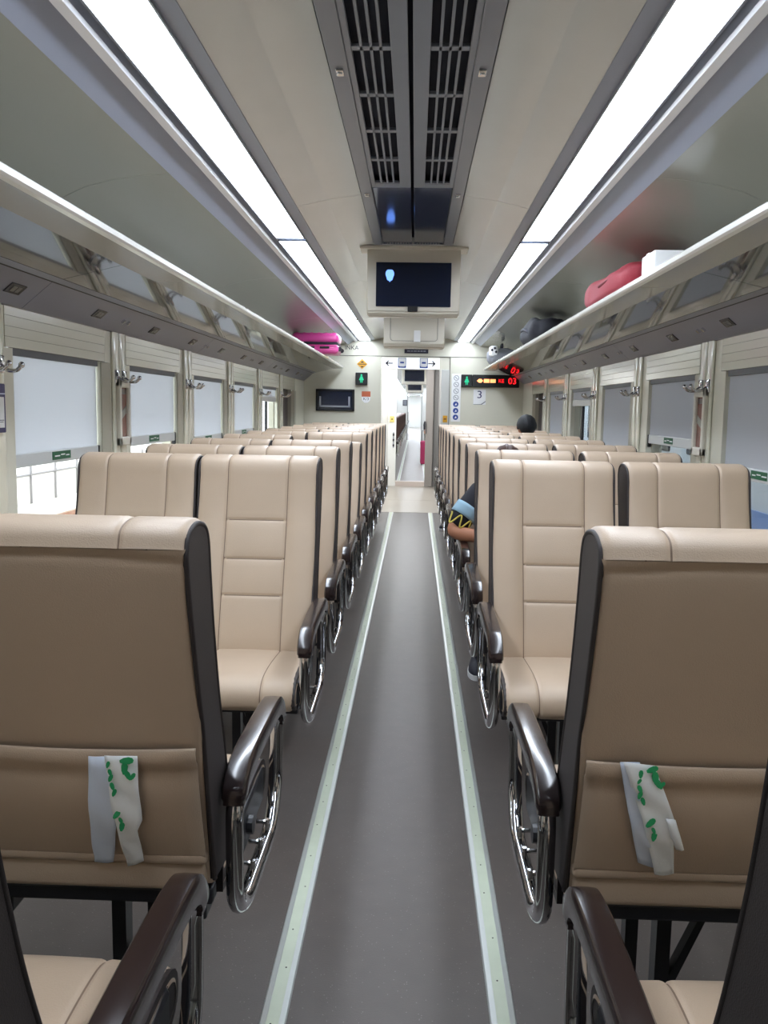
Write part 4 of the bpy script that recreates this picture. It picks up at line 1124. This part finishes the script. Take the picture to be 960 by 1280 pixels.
# person in dark clothes in the next coach
J = dict(hip=(.50, 22.9, .565), chest=(.46, 22.85, .88), neck=(.42, 22.8, 1.03), head=(.39, 22.75, 1.15),
         rsh=(.33, 22.85, .94), rel=(.30, 22.75, .70), rwr=(.40, 22.55, .64), rhd=(.6, -1, 0), rpn=(0, .1, -1),
         lsh=(.62, 22.85, .94), lel=(.66, 22.75, .70), lwr=(.58, 22.55, .66), lhd=(-.4, -1, 0), lpn=(0, .1, -1),
         rhp=(.42, 22.85, .56), rkn=(.36, 22.45, .53), ran=(.36, 22.5, .085), lhp=(.59, 22.85, .56), lkn=(.6, 22.45, .53), lan=(.6, 22.5, .085))
person('person', 'person in black sitting at the aisle edge beyond the doorway', J, SHIRT, TROUS, HAIRK, (-.3, -1, -.2))
# a shoe of a hidden passenger poking into the aisle
t = thing('aisle_shoe', 'dark shoe with pale sole poking into the aisle behind the leaning person', 'shoe', (.36, 9.55, 0))
shoe(t, Vector((.04, .1, 0)), Vector((-.35, -1, 0)))

# --------------------------------------------------------------- outside
bm = B(); box(bm, -40, 40, -40, 60, -1.35, -1.2); struct(fin('ground', bm, GROUND))
for x, lab in ((-6.2, 'nearer rusty rail of the track outside the left windows'), (-7.6, 'farther rusty rail of the track outside the left windows')):
    t = thing('track_rail', lab, 'rail', (x, 6, -1.2))
    bm = B(); box(bm, -.07, .07, -22, 30, 0, .02); box(bm, -.012, .012, -22, 30, .02, .12); fin('rail_web', bm, RAIL, t)
    bm = B(); box(bm, -.036, .036, -22, 30, .12, .16, .008); fin('rail_head', bm, mat('rail_top', (168, 140, 122), .4, .5), t)
t = thing('boundary_wall', 'low pale concrete wall beyond the track outside the left windows', 'wall', (-9.6, 8, -1.2))
bm = B(); box(bm, -.10, .10, -24, 40, 0, .70, .02); fin('wall_body', bm, EXTW, t)
bm = B(); box(bm, -.13, .13, -24, 40, .70, .75, .01); fin('coping', bm, POSTM, t)
for k in range(20):
    bm = B(); box(bm, .10, .15, -6+k*1.5-.03, -6+k*1.5+.03, 0, .95, .01); fin('pilaster', bm, POSTM, t)
bm = B(); box(bm, 1.75, 8.5, -20, 34, 2.9, 3.0); struct(fin('added_sky_blocker', bm, POSTM))  # unseen slab added to block the sky and dim the right-hand blinds
t = thing('neighbour_train', 'white and blue train standing on the next track outside the right windows', 'train', (4.2, 8, -1.2))
bm = B(); prism(bm, [(-1.4, .9), (1.4, .9), (1.45, 2.0), (1.4, 3.4), (1.0, 3.85), (-1.0, 3.85), (-1.4, 3.4), (-1.45, 2.0)], 'y', -16, 30); fin('car_body', bm, TRAINW, t)
bm = B(); box(bm, -1.458, -1.40, -16, 30, 1.45, 1.75); fin('blue_band', bm, TRAINB, t)
for k in range(12):
    bm = B(); box(bm, -1.462, -1.40, -7+k*1.7, -5.9+k*1.7, 2.1, 2.9, .02); fin('car_window', bm, GLASSD, t)
bm = B(); box(bm, -1.2, 1.2, -16, 30, .2, .9); fin('underframe', bm, BLACKMETAL, t)
for k in range(6):
    bm = B(); cyl(bm, (-.75, -10+k*5, .43), 'x', .43, .14, 24); cyl(bm, (.75, -10+k*5, .43), 'x', .43, .14, 24); fin('wheelset', bm, BLACKMETAL, t, True, 40)

# --------------------------------------------------------------- world, camera, view
w = bpy.data.worlds.new('sky'); SC.world = w; w.use_nodes = True
bg = w.node_tree.nodes['Background']; bg.inputs[0].default_value = (.93, .97, 1., 1); bg.inputs[1].default_value = 7.

f_px, VP, roll, H, CX = 1100., (519., 511.), math.radians(1.2), 1.31, .03
Yc = Vector(((VP[0]-480)/f_px, (VP[1]-640)/f_px, 1)).normalized()
Xc = Vector((math.cos(roll), math.sin(roll), 0)); Xc.z = -(Xc.x*Yc.x+Xc.y*Yc.y)/Yc.z; Xc.normalize()
Dc = Yc.cross(Xc)
if Dc.y < 0: Dc = -Dc
right = Vector((Xc.x, Yc.x, -Dc.x)); down = Vector((Xc.y, Yc.y, -Dc.y)); fwd = Vector((Xc.z, Yc.z, -Dc.z))
cam = bpy.data.cameras.new('camera'); co = bpy.data.objects.new('camera', cam); COL.objects.link(co)
M = Matrix.Identity(4)
for k in range(3): M[k][0] = right[k]; M[k][1] = -down[k]; M[k][2] = -fwd[k]
M[0][3], M[1][3], M[2][3] = CX, 0, H
co.matrix_world = M
cam.sensor_fit = 'AUTO'; cam.sensor_width = 36; cam.lens = f_px/1280*36; cam.clip_start = .02; cam.clip_end = 200
SC.camera = co
vs = SC.view_settings
SC.display_settings.display_device = 'sRGB'
vs.view_transform = 'Standard'; vs.look = 'None'; vs.gamma = 1; vs.use_curve_mapping = False; vs.exposure = 0.1
